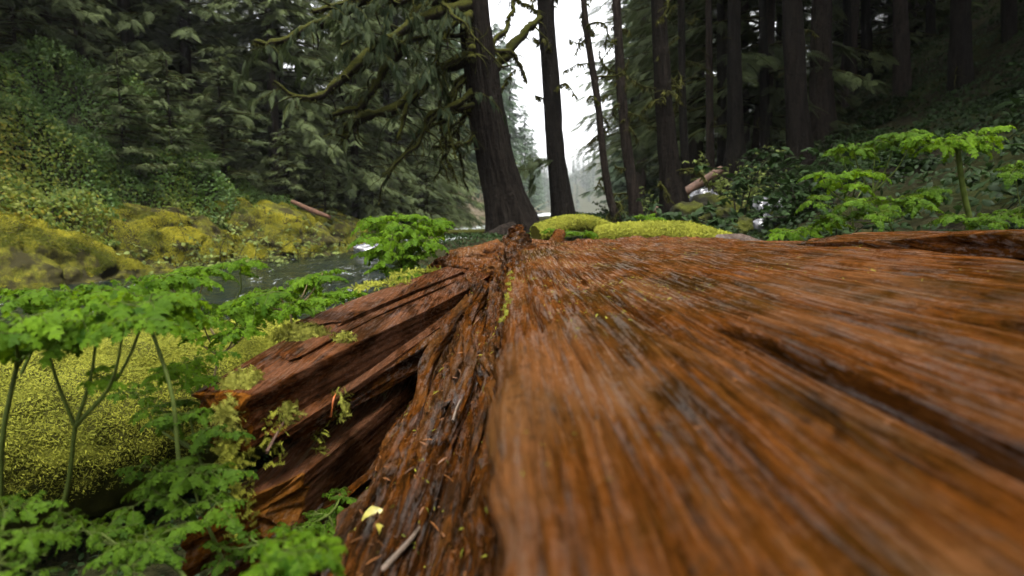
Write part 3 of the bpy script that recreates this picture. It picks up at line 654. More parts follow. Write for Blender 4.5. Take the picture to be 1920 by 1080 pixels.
# left foreground
plant('tallest left foreground plant whose stem splits into a V in front of the mossy log', (85, 1040, 1.22), [(70, 590, 1.15, .14, 4), (185, 572, 1.2, .14, 4), (285, 552, 1.25, .14, 4), (235, 600, 1.12, .10, 3)], sr=.0065, fork=.5, leaves=LEAVES_B)
plant('plant at the far left edge with one thick stem and broad drooping leaves', (0, 935, 1.15), [(20, 612, 1.1, .14, 4), (75, 610, 1.25, .12, 4)], sr=.0065, fork=.7, leaves=LEAVES_B)
plant('plant with a slanting stem leaning left across the mossy log', (335, 860, 1.35), [(300, 565, 1.45, .14, 4), (215, 540, 1.5, .12, 3)], sr=.0065, fork=.75, leaves=LEAVES_B)
plant('low plant at the left edge whose leaf tops reach the rapids', (40, 700, 1.7), [(25, 545, 1.7, .13, 4), (110, 545, 1.75, .14, 4), (165, 555, 1.75, .11, 3)])
plant('plant with a reddish tilted stem and flat leaves in front of the white rapids', (410, 640, 2.2), [(345, 508, 2.2, .17, 4), (300, 520, 2.15, .15, 3), (385, 505, 2.25, .12, 3)], mat='stem_tan')
plant('small single sprig standing alone against the dark water', (445, 610, 2.7), [(450, 488, 2.7, .15, 4)], sr=.005)
plant('wide spreading plant with tan stems beside the plank moss', (560, 650, 2.2), [(520, 540, 2.2, .17, 4), (580, 522, 2.25, .16, 4), (480, 560, 2.2, .16, 4), (560, 560, 2.1, .14, 3), (605, 512, 2.3, .12, 3)], mat='stem_tan')
plant('bushy plant hiding the left end of the split planks', (410, 760, 2.2), [(435, 575, 2.3, .15, 4), (375, 595, 2.1, .14, 4), (490, 585, 2.4, .14, 4), (440, 615, 2.1, .12, 4), (340, 600, 2.1, .13, 3)], mat='stem_tan')
plant('small leafy plant right of the bushy one, pressed against the plank', (600, 640, 2.6), [(610, 552, 2.9, .15, 4), (645, 543, 3.0, .13, 3), (575, 570, 2.7, .13, 4)])
plant('plant with pale drooping leaves at the right end of the mossy log', (390, 850, 1.5), [(325, 690, 1.5, .10, 4), (365, 668, 1.55, .10, 4), (385, 705, 1.6, .08, 3)])
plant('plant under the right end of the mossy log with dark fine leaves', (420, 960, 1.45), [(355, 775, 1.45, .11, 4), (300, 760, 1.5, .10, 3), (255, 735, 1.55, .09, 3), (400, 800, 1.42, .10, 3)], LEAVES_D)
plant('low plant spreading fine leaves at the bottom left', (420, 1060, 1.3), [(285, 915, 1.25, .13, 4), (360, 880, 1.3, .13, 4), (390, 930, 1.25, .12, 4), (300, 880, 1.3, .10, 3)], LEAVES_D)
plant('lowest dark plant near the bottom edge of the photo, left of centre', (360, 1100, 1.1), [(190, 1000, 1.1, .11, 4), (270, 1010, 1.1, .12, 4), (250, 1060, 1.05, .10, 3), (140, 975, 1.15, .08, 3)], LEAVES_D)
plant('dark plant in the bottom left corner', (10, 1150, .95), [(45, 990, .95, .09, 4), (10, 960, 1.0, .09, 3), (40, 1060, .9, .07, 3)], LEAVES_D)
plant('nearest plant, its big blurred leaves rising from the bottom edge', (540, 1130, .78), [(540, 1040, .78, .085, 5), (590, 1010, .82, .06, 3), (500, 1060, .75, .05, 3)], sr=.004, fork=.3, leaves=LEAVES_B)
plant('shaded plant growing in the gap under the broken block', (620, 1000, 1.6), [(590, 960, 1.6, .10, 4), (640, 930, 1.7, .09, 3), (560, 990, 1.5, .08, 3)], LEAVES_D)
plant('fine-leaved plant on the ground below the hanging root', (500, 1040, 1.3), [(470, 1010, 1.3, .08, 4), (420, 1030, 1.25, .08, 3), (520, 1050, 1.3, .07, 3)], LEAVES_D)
# rounded bush at the water's edge
plant('rounded bright green bush standing by the river at the middle of the log', (748, 525, 4.1),
      [(700, 408, 4.1, .20, 4), (745, 402, 4.1, .22, 5), (800, 408, 4.1, .22, 4), (690, 440, 4.0, .20, 4), (735, 440, 3.9, .22, 4), (785, 445, 3.95, .2, 4), (815, 425, 4.1, .16, 3),
       (700, 470, 4.0, .18, 4), (745, 475, 3.9, .2, 4), (775, 480, 4.0, .16, 3), (715, 500, 3.9, .15, 3), (760, 505, 3.9, .15, 3), (725, 418, 4.2, .2, 4), (770, 420, 4.0, .2, 4)], sr=.008, fork=.25)
# right bank
plant('tall plant on the right with a thick upright stem and flat umbrella of leaves', (1822, 425, 4.6), [(1800, 252, 4.6, .26, 5), (1735, 258, 4.5, .22, 4), (1850, 245, 4.7, .26, 4), (1770, 262, 4.4, .18, 3)], sr=.026, fork=.82)
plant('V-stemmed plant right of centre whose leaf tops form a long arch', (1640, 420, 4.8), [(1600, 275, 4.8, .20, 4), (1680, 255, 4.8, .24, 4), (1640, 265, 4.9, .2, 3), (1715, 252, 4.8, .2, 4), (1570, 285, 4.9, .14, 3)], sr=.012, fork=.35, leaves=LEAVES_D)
plant('plant with stepped leaf layers left of the V-stemmed plant', (1600, 430, 4.6), [(1535, 322, 4.6, .16, 4), (1575, 328, 4.6, .18, 4), (1625, 322, 4.7, .17, 4), (1605, 345, 4.5, .15, 3)], sr=.01, fork=.4)
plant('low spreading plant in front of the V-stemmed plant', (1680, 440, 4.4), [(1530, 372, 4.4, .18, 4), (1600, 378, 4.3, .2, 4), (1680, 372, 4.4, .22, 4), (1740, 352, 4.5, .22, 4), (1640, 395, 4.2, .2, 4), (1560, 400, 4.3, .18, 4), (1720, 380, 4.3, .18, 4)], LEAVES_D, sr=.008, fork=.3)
plant('ground-hugging bright plant at the end of the mossy log on the right', (1480, 450, 4.6), [(1470, 432, 4.6, .2, 4), (1510, 425, 4.6, .2, 4), (1545, 415, 4.7, .17, 4)])
plant('plant at the right edge with a drooping upper leaf', (1915, 420, 4.3), [(1905, 308, 4.3, .2, 4), (1880, 398, 4.2, .2, 4), (1930, 390, 4.3, .2, 4)], LEAVES_D)
plant('low dark plant between the tall stem and the right edge', (1860, 430, 4.2), [(1790, 405, 4.2, .18, 4), (1850, 408, 4.1, .18, 4)], LEAVES_D)
plant('little green plant growing on top of the far mossy log', (1090, 440, 6.4), [(1065, 437, 6.4, .16, 4), (1100, 434, 6.5, .16, 3), (1035, 432, 6.4, .13, 3)])
plant('small green plant behind the golden mossy log', (1222, 420, 9), [(1215, 405, 9, .26, 4), (1235, 408, 9, .2, 3)])

# ------------------------------------------------------------------ mossy logs and rocks
def logpath(name, pts, rad, mat, label, cat='log', fuzzn=0, fsize=.02, fmat='tuft_green', amp=.12, seg=70, k=40, core=None, group=None, sag=None):
    p = spline(np.array(pts, float), seg); b = p[len(p)//2].copy(); root = empty(name, b, label, cat, group)
    rr = np.interp(np.linspace(0, 1, seg), np.linspace(0, 1, len(rad)), rad)
    V, F = tube(p - b, rr, k); P = V.reshape(seg, k, 3); c = (p - b)[:, None]
    out = P - c; on_ = out/np.linalg.norm(out, axis=-1, keepdims=True)
    W0 = P + b
    d = amp*rr[:, None]*(1.2*fbm(W0[..., 0]*3.5, W0[..., 1]*3.5, W0[..., 2]*3.5, 4) + .5*fbm(W0[..., 0]*14, W0[..., 1]*14, W0[..., 2]*14, 3))
    P = P + on_*d[..., None]
    mb = MB(); mb.add(P.reshape(-1, 3), F)
    for row in (0, -1):
        j = np.arange(k); mb.add(np.vstack([P[row], (p-b)[row]]), np.stack([j, (j+1) % k, np.full(k, k)], -1))
    mb.build('trunk', M[mat], root)
    if fuzzn:
        i = rng.integers(0, seg-1, fuzzn*2); j = rng.integers(0, k, fuzzn*2); nr = on_[i, j]
        keep = nr[:, 2] > -.45 + .5*rng.uniform(0, 1, len(i)); i, j, nr = i[keep][:fuzzn], j[keep][:fuzzn], nr[keep][:fuzzn]
        f = rng.uniform(0, 1, (len(i), 1)); g = rng.uniform(0, 1, (len(i), 1))
        pos = (P[i, j]*(1-f) + P[i+1, j]*f)*(1-g) + (P[i, (j+1) % k]*(1-f) + P[i+1, (j+1) % k]*f)*g
        W1 = pos + b; tn = np.clip(.5 + .55*fbm(W1[:, 0]*7, W1[:, 1]*7, W1[:, 2]*7, 3) + rng.normal(0, .2, len(pos)), 0, 1)
        m2 = MB(); fuzz(m2, pos, nr, fsize, .65, tn, 'strand'); tag(m2.build('moss', M[fmat], root), kind='stuff')
    return root
logpath('mossy_log', [(-3.3, .7, .82), (-2.3, 1.75, .84), (-1.75, 2.5, .84), (-1.2, 3.3, .80), (-1.0, 3.7, .74)], [.40, .40, .38, .32, .15], 'moss_log', 'fat log blanketed in yellow-green moss at the lower left, behind the plant stems', fuzzn=190000, fsize=.0095, fmat='tuft_green', seg=150, k=90)
logpath('mossy_log', [at(1120, 442, 7.4), at(1200, 438, 7.2), at(1290, 440, 7.0), at(1370, 452, 6.8)], [.10, .135, .13, .07], 'moss_gold', 'golden mossy log lying crosswise behind the orange log', fuzzn=9000, fsize=.03, fmat='tuft_green')
logpath('mossy_log', [at(1005, 440, 8.2), at(1050, 425, 8.4), at(1095, 420, 8.8), at(1140, 428, 9.0)], [.11, .13, .12, .08], 'moss_gold', 'short arching mossy log at the foot of the second tree', fuzzn=5000, fsize=.03, fmat='tuft_green')
logpath('bare_log', [at(1345, 450, 6.6), at(1390, 454, 6.4), at(1440, 462, 6.2)], [.06, .08, .04], 'grey', 'short bleached grey log end sticking out of the golden moss', k=24)
logpath('river_log', [at(800, 436, 20), at(860, 437, 19), at(930, 436, 18)], [.08, .10, .11], 'limb', 'thin dark log lying over the rapids left of the leaning tree', k=16)
logpath('tree_root', [at(800, 468, 9.5), at(860, 462, 9.8), at(915, 452, 10.2), at(960, 438, 10.6)], [.05, .10, .14, .2], 'bark', 'dark root running left from the foot of the leaning tree', 'root', k=20)
logpath('fallen_pole', [at(1225, 400, 14), at(1290, 357, 14.5), at(1352, 318, 15)], [.10, .10, .09], 'dry_pole', 'bare reddish pole leaning up the slope behind the trunks on the right', 'log', k=14)
logpath('fallen_pole', [at(548, 378, 22), at(590, 397, 21), at(618, 407, 20)], [.07, .09, .05], 'dark_pole', 'reddish fallen log on the far bank above the moss ledge', 'log', k=14)
def rock(name, c, r, mat, label, cat='rock', amp=.35, fs=3, seed=0., n=(44, 64), rot=0., group=None, parts=None):
    V, F = lump('', (0, 0, 0), r, None, amp, fs, n, seed=seed); V = V.reshape(-1, 3)
    o = MB().add(V, F).build(name, M[mat]); o.location = c; o.rotation_euler = (0, 0, rot)
    return tag(o, label, cat, group)
# moss ledge on the far shore
def ledge(y0, y1, hgt, label, seed, nf, cut=1.6):
    n, m = 170, 90; pr = np.array([(.5, -.6), (.25, -.15), (.05, .15), (-.25, .42), (-.8, .80), (-1.5, 1.18), (-2.3, 1.5), (-3.0, 1.62), (-3.6, 1.2)])
    q = spline(np.column_stack([pr, 0*pr[:, 0]]), m); yy = np.linspace(y0, y1, n)
    zf = q[:, 1]/1.62; Y = yy[:, None] - .9*np.clip(zf, 0, 1)[None]*sm((yy - y1 + 2.5)/2.5)[:, None]
    end = sm((y1 - yy)/cut)*sm((yy - y0)/.5); lo = .18*(1 - end)
    X = np.interp(yy, YS, XL)[:, None] + q[:, 0][None]*(1 - lo[:, None])
    Z = np.where(q[:, 1] > 0, q[:, 1], 0)[None]*hgt*(.12 + .88*end)[:, None] + np.minimum(q[:, 1], 0)[None]
    P = np.stack([X, Y, Z], -1); N = gridN(P); N *= np.sign(N[..., 2].mean())
    d = .34*fbm(X*.55 + seed, Y*.55, Z*.55, 4) - .22*np.clip(1 - 6*np.abs(fbm(X*.7 + seed*2, Y*.6, Z*1.2, 3)), 0, 1) + .13*fbm(X*2 + seed, Y*1.6, Z*2.4, 4) + .05*np.abs(fbm(X*4, Y*3, Z*4 + seed, 3))
    P = P + N*d[..., None]; c = np.array([np.interp((y0+y1)/2, YS, XL) - 1.2, (y0+y1)/2, .3])
    root = empty('mossy_ledge', c, label, 'rock'); MB().add((P - c).reshape(-1, 3), gridF(n, m)).build('rock', M['moss_rock'], root)
    N = gridN(P); N *= np.sign(N[..., 2].mean()); i = rng.integers(0, n-1, nf); j = rng.integers(0, m-1, nf)
    f = rng.uniform(0, 1, (nf, 1)); g = rng.uniform(0, 1, (nf, 1)); pos = (P[i, j]*(1-f) + P[i+1, j]*f)*(1-g) + (P[i, j+1]*(1-f) + P[i+1, j+1]*f)*g; nr = N[i, j]
    big = fbm(pos[:, 0]*.8, pos[:, 1]*.8 + seed, pos[:, 2]*1.6, 4); k = (nr[:, 2] > .05) & (pos[:, 2] > .12 + .2*big) & (big > -.04)
    tn = np.clip(.40 + 1.2*fbm(pos[:, 0]*1.1 + seed, pos[:, 1]*1.1, pos[:, 2]*1.1, 4) + rng.normal(0, .15, nf), 0, 1)
    m2 = MB(); fuzz(m2, pos[k] - c, nr[k], .055, .7, tn[k]); tag(m2.build('moss', M['tuft_gold'], root), kind='stuff')
ledge(9.5, 17.6, 1.1, 'broad yellow-green moss ledge at the far left along the water', 1.3, 120000)
ledge(17.2, 22.6, 1.15, 'sloping moss ledge right of the dark cleft, above the rapids', 4.2, 70000)
ledge(22.3, 28.0, 1.2, 'middle moss ledge ending in a slanted edge over the water', 7.7, 60000)
ledge(27.8, 34, 1.1, 'farthest narrow moss ledge beside the round bush', 9.9, 40000)
RK = [(1345, 418, 9.5, .30, 'moss_dark', 'round dark mossy boulder behind the golden log'), (1395, 430, 8.6, .22, 'moss_dark', 'low wet mossy boulder right of the round one'), (1335, 395, 12, .42, 'moss_dark', 'tall mossy boulder under the leaning pole'),
      (1320, 372, 13, .28, 'wet_rock', 'shiny grey rock topmost under the leaning pole'), (1432, 392, 10.5, .30, 'wet_rock', 'biggest shiny wet rock left of the right-hand plants'), (1460, 385, 11.2, .22, 'wet_rock', 'shiny wet rock just right of the biggest one'),
      (1405, 400, 10.5, .28, 'moss_dark', 'mossy boulder left of the shiny wet rocks'), (1290, 400, 11, .3, 'moss_dark', 'mossy boulder beside the fifth trunk'), (1480, 410, 8.8, .22, 'moss_dark', 'small mossy boulder under the shiny wet rocks'), (1440, 418, 8.4, .16, 'wet_rock', 'small wet stone below the shiny rocks')]
for k, (px, py, Y, r, m, lb) in enumerate(RK):
    c = at(px, py, Y); rock('boulder', c - np.array([0, 0, r*.25]), (r*1.15, r, r*.85), m, lb, 'rock', .45, 3.5, k*2.7 + 20, (34, 48), k*1.1)
for k, (px, py, Y, r) in enumerate([(692, 452, 27, .5), (880, 447, 33, .45), (845, 452, 30, .3), (800, 448, 36, .5), (905, 437, 42, .6), (765, 452, 28, .4)]):
    c = at(px, py, Y); rock('river_rock', (c[0], Y, .02), (r*1.3, r, r*.55), 'moss_dark' if k % 2 else 'wet_rock',
        ['wet rock at the water edge left of the bush', 'mossy rock in the rapids below the river log', 'low rock among the foam right of the bush', 'mossy rock breaking the far rapids', 'wet rock near the foot of the leaning tree', 'mossy rock half hidden by the bush'][k], 'rock', .4, 3, k + 50., (24, 36), k*.9)
print('rocks done')

# ------------------------------------------------------------------ conifer foliage
def spray(pairs=8, w=.30, thin=.030, hang=.5):
    """flat drooping frond, length 1 along x"""
    V = []; F = []
    for i in range(pairs):
        x = .06 + .9*i/pairs; L = w*(1 - .75*(i/pairs)**1.3)*(1 if i > 0 else .7)
        for s in (-1, 1):
            k = len(V); dx = L*.75; t = thin*1.6
            z0 = -.22*x*x
            V += [[x - t, 0, z0], [x + dx*.5 - t*.5, s*L*.5, z0 - hang*.1*L], [x + dx, s*L, z0 - hang*L*.5], [x + dx*.5 + t*1.4, s*L*.42, z0 - hang*.1*L], [x + t, 0, z0]]
            F += [[k, k+1, k+3, k+4]]; F += [[k+1, k+2, k+2, k+3]]
    k = len(V); V += [[.9, -thin, -.18], [.9, thin, -.18], [1.06, 0, -.25]]
    V = np.array(V); Q = [f for f in F if len(set(f)) == 4]; T = [[f[0], f[1], f[3]] for f in F if len(set(f)) == 3] + [[k, k+1, k+2]]
    return V, np.array(Q), np.array(T)
SPR = spray(11, .28, .017); SPR_FINE = spray(9, .24, .024, .9); SPR_LO = spray(5, .36, .05)
def put_sprays(mb, sp, M3, pos, sc, tint, mi=0):
    V, Q, T = sp; N = len(pos)
    if N == 0: return
    P = np.einsum('nij,vj->nvi', M3, V)*np.asarray(sc).reshape(-1, 1, 1) + pos[:, None]; o = (np.arange(N)*len(V))[:, None, None]
    n0 = mb.n; tt = np.repeat(tint, len(V))
    mb.add(P.reshape(-1, 3), (Q[None] + o).reshape(-1, 4), tt, mi)
    mb.F.append((T[None] + o).reshape(-1, 3) + n0); mb.M.append(np.full(len(T)*N, mi))
def foliage_along(paths, step, size, r, lenfac=1., down=0.):
    """spray positions and frames along branch polylines"""
    pos = []; dr = []
    for p in paths:
        seg = np.linalg.norm(np.diff(p, axis=0), axis=1); cum = np.concatenate([[0], np.cumsum(seg)]); L = cum[-1]
        s = np.arange(L*.12, L, step); s = s + r.uniform(-.4, .4, len(s))*step; s = np.clip(s, 0, L*.999)
        q = np.column_stack([np.interp(s, cum, p[:, k]) for k in range(3)])
        e = np.column_stack([np.interp(np.clip(s + .1, 0, L), cum, p[:, k]) for k in range(3)]) - np.column_stack([np.interp(np.clip(s - .1, 0, L), cum, p[:, k]) for k in range(3)])
        e /= np.linalg.norm(e, axis=1, keepdims=True) + 1e-9
        lat = np.cross(e, [0, 0, 1.])
        for sd in (-1, 1):
            a = r.uniform(.35, 1.3, len(s))[:, None]
            pos.append(q); dr.append(e + sd*lat*a + np.array([0, 0, -1.])*r.uniform(.05 + down, .7 + down, len(s))[:, None])
        pos.append(p[-1:]); dr.append(e[-1:] if len(e) else np.array([[1., 0, 0]]))
    pos = np.concatenate(pos); dr = np.concatenate(dr); N = len(pos)
    return pos + r.normal(size=(N, 3))*.05*lenfac, frames(dr, np.tile([0, 0, 1.], (N, 1)) + r.normal(size=(N, 3))*.35), size*r.uniform(.55, 1.25, N)
def conifer(seed, H, zb, Rm, nb, step, size, sp=SPR, droop=.5, tr=.3, upc=.7, tint0=.45, one=False, taper=.75):
    r = np.random.default_rng(seed); paths = []; tw = MB()
    for k in range(nb):
        f = (k + r.uniform(0, 1))/nb; z = zb + (H - zb)*f**1.05; a = r.uniform(0, 2*np.pi)
        L = Rm*(1 - f)**upc*r.uniform(.55, 1.15) + .25
        t = np.linspace(0, 1, 7); dx, dy = math.cos(a), math.sin(a); b = r.normal(0, .15)
        x = L*t; zz = z + L*(.18*t - droop*t**2 + .16*t**3) + r.normal(0, .04, 7)*t
        paths.append(np.column_stack([dx*x - dy*b*L*t**2, dy*x + dx*b*L*t**2, zz]))
    cr = MB(); pos, M3, sc = foliage_along(paths, step, size, r)
    rad = np.hypot(pos[:, 0], pos[:, 1]); tint = np.clip(tint0 + .35*fbm(pos[:, 0]*.8 + seed, pos[:, 1]*.8, pos[:, 2]*.8, 3) + r.normal(0, .17, len(pos)), 0, 1)
    put_sprays(cr, sp, M3, pos, sc, tint)
    n = 26; zz = np.linspace(-.6, H*.97, n); p = np.column_stack([.12*np.sin(zz*.25 + seed), .1*np.sin(zz*.21 + seed*2), zz])
    rr = tr*(1 - (zz/H).clip(0, 1)*taper)*(1 + .5*np.exp(-np.clip(zz + .3, 0, 99)/.45)); rr[-1] *= .5
    V, F = tube(p, rr, 20); V = V + (.06*tr*3*fbm(V[:, 0]*7, V[:, 1]*7, V[:, 2]*1.2, 3))[:, None]*np.array([1, 1, 0])
    tw = MB(); tw.add(V, F)
    br = MB()
    for q in paths:
        V, F = tube(q, np.linspace(.045, .012, 7), 4); br.add(V, F)
    if one:
        for mb in (tw, br): 
            for v, f in zip(mb.V, mb.F): cr.add(v, f, .5, 1)
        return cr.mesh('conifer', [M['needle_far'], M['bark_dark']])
    return tw.mesh('trunk', M['bark']), cr.mesh('crown', M['needle']), br.mesh('branches', M['limb'])
def hang_tree(name, meshes, x, y, label, cat='tree', group=None, s=1., rz=None, trunkmat=None, z=None):
    root = empty(name, (x, y, float(ground_z(x, y)) if z is None else z), label, cat, group)
    for nm, me in zip(('trunk', 'crown', 'branches'), meshes): link(nm, me, root)
    root.scale = (s, s, s); root.rotation_euler = (0, 0, random.uniform(0, 6.28) if rz is None else rz)
    return root
# left bank: low skirts of foliage over the water
CED = [conifer(21, 17, .6, 3.9, 125, .22, .62, droop=.55, tr=.26), conifer(22, 15, 1.0, 3.5, 115, .22, .58, droop=.6, tr=.22, tint0=.55), conifer(23, 19, 1.6, 4.2, 130, .23, .66, droop=.5, tr=.3, tint0=.38)]
YOUNG = conifer(24, 5.5, .3, 1.9, 70, .17, .42, droop=.35, tr=.08, tint0=.6)
TALL = [conifer(31, 27, 7.5, 4.6, 105, .20, .62, sp=SPR, droop=.4, tr=.34), conifer(32, 25, 8.5, 4.8, 100, .20, .62, sp=SPR, droop=.5, tr=.26)]
FAR = [conifer(41, 30, 2.0, 4.0, 120, .42, 1.1, sp=SPR_LO, droop=.45, tr=.3, one=True), conifer(42, 26, 1.5, 3.6, 110, .42, 1.05, sp=SPR_LO, droop=.5, tr=.28, one=True)]
LB = [(-19.5, 21, 0, 1.0), (-17.5, 24.5, 1, .9), (-14, 28.0, 2, .9), (-16, 27, 0, 1.1), (-18, 24, 2, 1.1), (-21, 21, 1, 1.1), (-11.2, 31.5, 1, .95), (-11.5, 31, 2, 1.15), (-8.2, 33.5, 0, .95),
      (-16, 30, 1, 1.2), (-22, 29, 0, 1.2), (-7.6, 39, 2, 1.05), (-10.5, 38, 1, 1.2), (-14.5, 38, 0, 1.3), (-20, 37, 2, 1.3), (-25.5, 25, 0, 1.2), (-27, 34, 1, 1.3), (-6.6, 46, 0, 1.15), (-10, 47, 2, 1.3), (-15, 47, 1, 1.3),
      (-5.4, 54, 1, 1.2), (-8.5, 57, 0, 1.4), (-13, 56, 2, 1.4), (-19, 48, 0, 1.4), (-24, 42, 2, 1.4), (-30, 40, 1, 1.4), (-33, 32, 0, 1.4), (-27, 50, 2, 1.4)]
LBL = {0: 'drooping cedar behind the orange leafy slope at the left', 1: 'pale-tipped cedar above the middle of the leafy slope', 2: 'cedar hanging over the cleft between moss ledges', 3: 'cedar in the second row behind the leafy slope', 4: 'dark cedar high on the far left slope', 5: 'cedar at the top left corner behind the grey trunk',
       6: 'cedar whose skirts hang above the middle moss ledge', 8: 'cedar at the water just past the moss ledges', 11: 'cedar at the river bend behind the round bush'}
for k, (x, y, v, s) in enumerate(LB):
    hang_tree('cedar_tree', CED[v], x, y, LBL.get(k, 'dark cedar deep in the crowded wood on the left bank' if y < 45 else 'cedar fading into mist at the left river bend'), group='cedars of the left bank', s=s)
# bare trunks seen against the dark on the left
for px, y, lb in ((187, 24.5, 'grey straight trunk standing at the upper left'), (2, 17.0, 'grey trunk cut by the left edge'), (524, 29, 'thin dark trunk in the shadowy gap above the ledges'), (752, 40, 'slim trunk at the river bend above the round bush')):
    x = (px - 960)/FPX*y; hang_tree('conifer_tree', TALL[1], x, y, lb, group='trunks of the left bank', s=.78 if y < 25 else .7)
for k, (px, y, s) in enumerate([(60, 21, .8), (250, 21, .75), (330, 22.5, .8), (610, 29, .7), (545, 28, .7), (700, 33, .9), (430, 25, .9), (800, 38, 1.0)]):
    x = (px - 960)/FPX*y
    hang_tree('young_conifer', YOUNG, x, y, ['young conifer at the left end of the leafy slope', 'young conifer left of the orange leafy slope top', 'pale young conifer above the middle of the slope', 'young conifer on the ledge left of the round bush', 'young conifer over the fallen red log', 'young conifer just left of the round bush', 'young conifer in the dark gap above the ledges', 'young conifer behind the round bush'][k], group='young conifers of the left bank', s=s)
# misty river corridor
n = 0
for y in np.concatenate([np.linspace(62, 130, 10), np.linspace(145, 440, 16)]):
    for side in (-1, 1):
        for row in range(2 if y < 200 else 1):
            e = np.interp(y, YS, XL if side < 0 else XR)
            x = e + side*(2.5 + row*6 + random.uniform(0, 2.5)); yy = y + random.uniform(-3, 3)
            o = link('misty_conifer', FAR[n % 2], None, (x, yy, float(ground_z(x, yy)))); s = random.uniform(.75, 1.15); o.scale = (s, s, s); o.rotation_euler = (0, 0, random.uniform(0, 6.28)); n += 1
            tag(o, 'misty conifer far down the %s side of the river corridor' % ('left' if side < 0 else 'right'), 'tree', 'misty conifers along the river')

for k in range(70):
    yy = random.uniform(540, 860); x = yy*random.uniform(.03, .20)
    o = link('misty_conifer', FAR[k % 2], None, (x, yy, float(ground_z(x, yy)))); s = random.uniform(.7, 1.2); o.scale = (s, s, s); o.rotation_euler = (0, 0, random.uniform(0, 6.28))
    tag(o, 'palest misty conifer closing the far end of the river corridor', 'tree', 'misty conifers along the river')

# ------------------------------------------------------------------ named trunks in the middle
def curly(start, d, L, r0, seed, n=16, curl=1., gravity=.6):
    r = np.random.default_rng(seed); p = [np.array(start, float)]; d = np.array(d, float); d /= np.linalg.norm(d); w = r.normal(size=3)*.35*curl
    for k in range(n-1):
        d = d + np.cross(w, d)*.35 + np.array([0, 0, -gravity*.10]) + r.normal(size=3)*.10; d /= np.linalg.norm(d); p.append(p[-1] + d*L/n)
    return np.array(p), np.linspace(r0, r0*.35, n)
def moss_drape(mb, p, rr, n, size, r):
    i = r.integers(0, len(p)-1, n); f = r.uniform(0, 1, (n, 1)); q = p[i]*(1-f) + p[i+1]*f
    d = r.normal(size=(n, 3)); d[:, 2] = -np.abs(d[:, 2])*1.3; d /= np.linalg.norm(d, axis=1, keepdims=True)
    q = q + d*rr[i][:, None]*.6
    scatter(mb, SV, SF, frames(d + np.array([0, 0, -.8]), r.normal(size=(n, 3))), q, size*r.uniform(.5, 1.3, n), r.uniform(.1, .8, n))
def limb(parent, pts, r0, r1, seed, moss=90, msize=.09, rough=.45):
    """one mossy limb with its drape of moss, in the tree's own space"""
    p = spline(pts, 36); b = np.array(parent.location); r = np.random.default_rng(seed); rr = np.linspace(r0, r1, 36)*(1 + rough*vn(np.arange(36)*1.1, seed*3.3, 0.))
    p = p + np.column_stack([.04*vn(np.arange(36)*.35, seed*1.7 + k*9, 0.) for k in range(3)])
    V, F = tube(p - b, rr, 10); mb = MB(); mb.add(V, F)
    for q in range(6):
        j = int(r.integers(8, 34)); p2, r2 = curly(p[j], r.normal(size=3)*[1, 1, .5], r.uniform(.25, .7), rr[j]*.35, seed*31 + q, 10, 1.1, 1.4); V, F = tube(p2 - b, r2, 5); mb.add(V, F)
    o = mb.build('limb', M['limb'], parent)
    m = MB(); moss_drape(m, p - b, rr, moss, msize, r); tag(m.build('moss', M['tuft_limb'], o), kind='stuff')
    return p
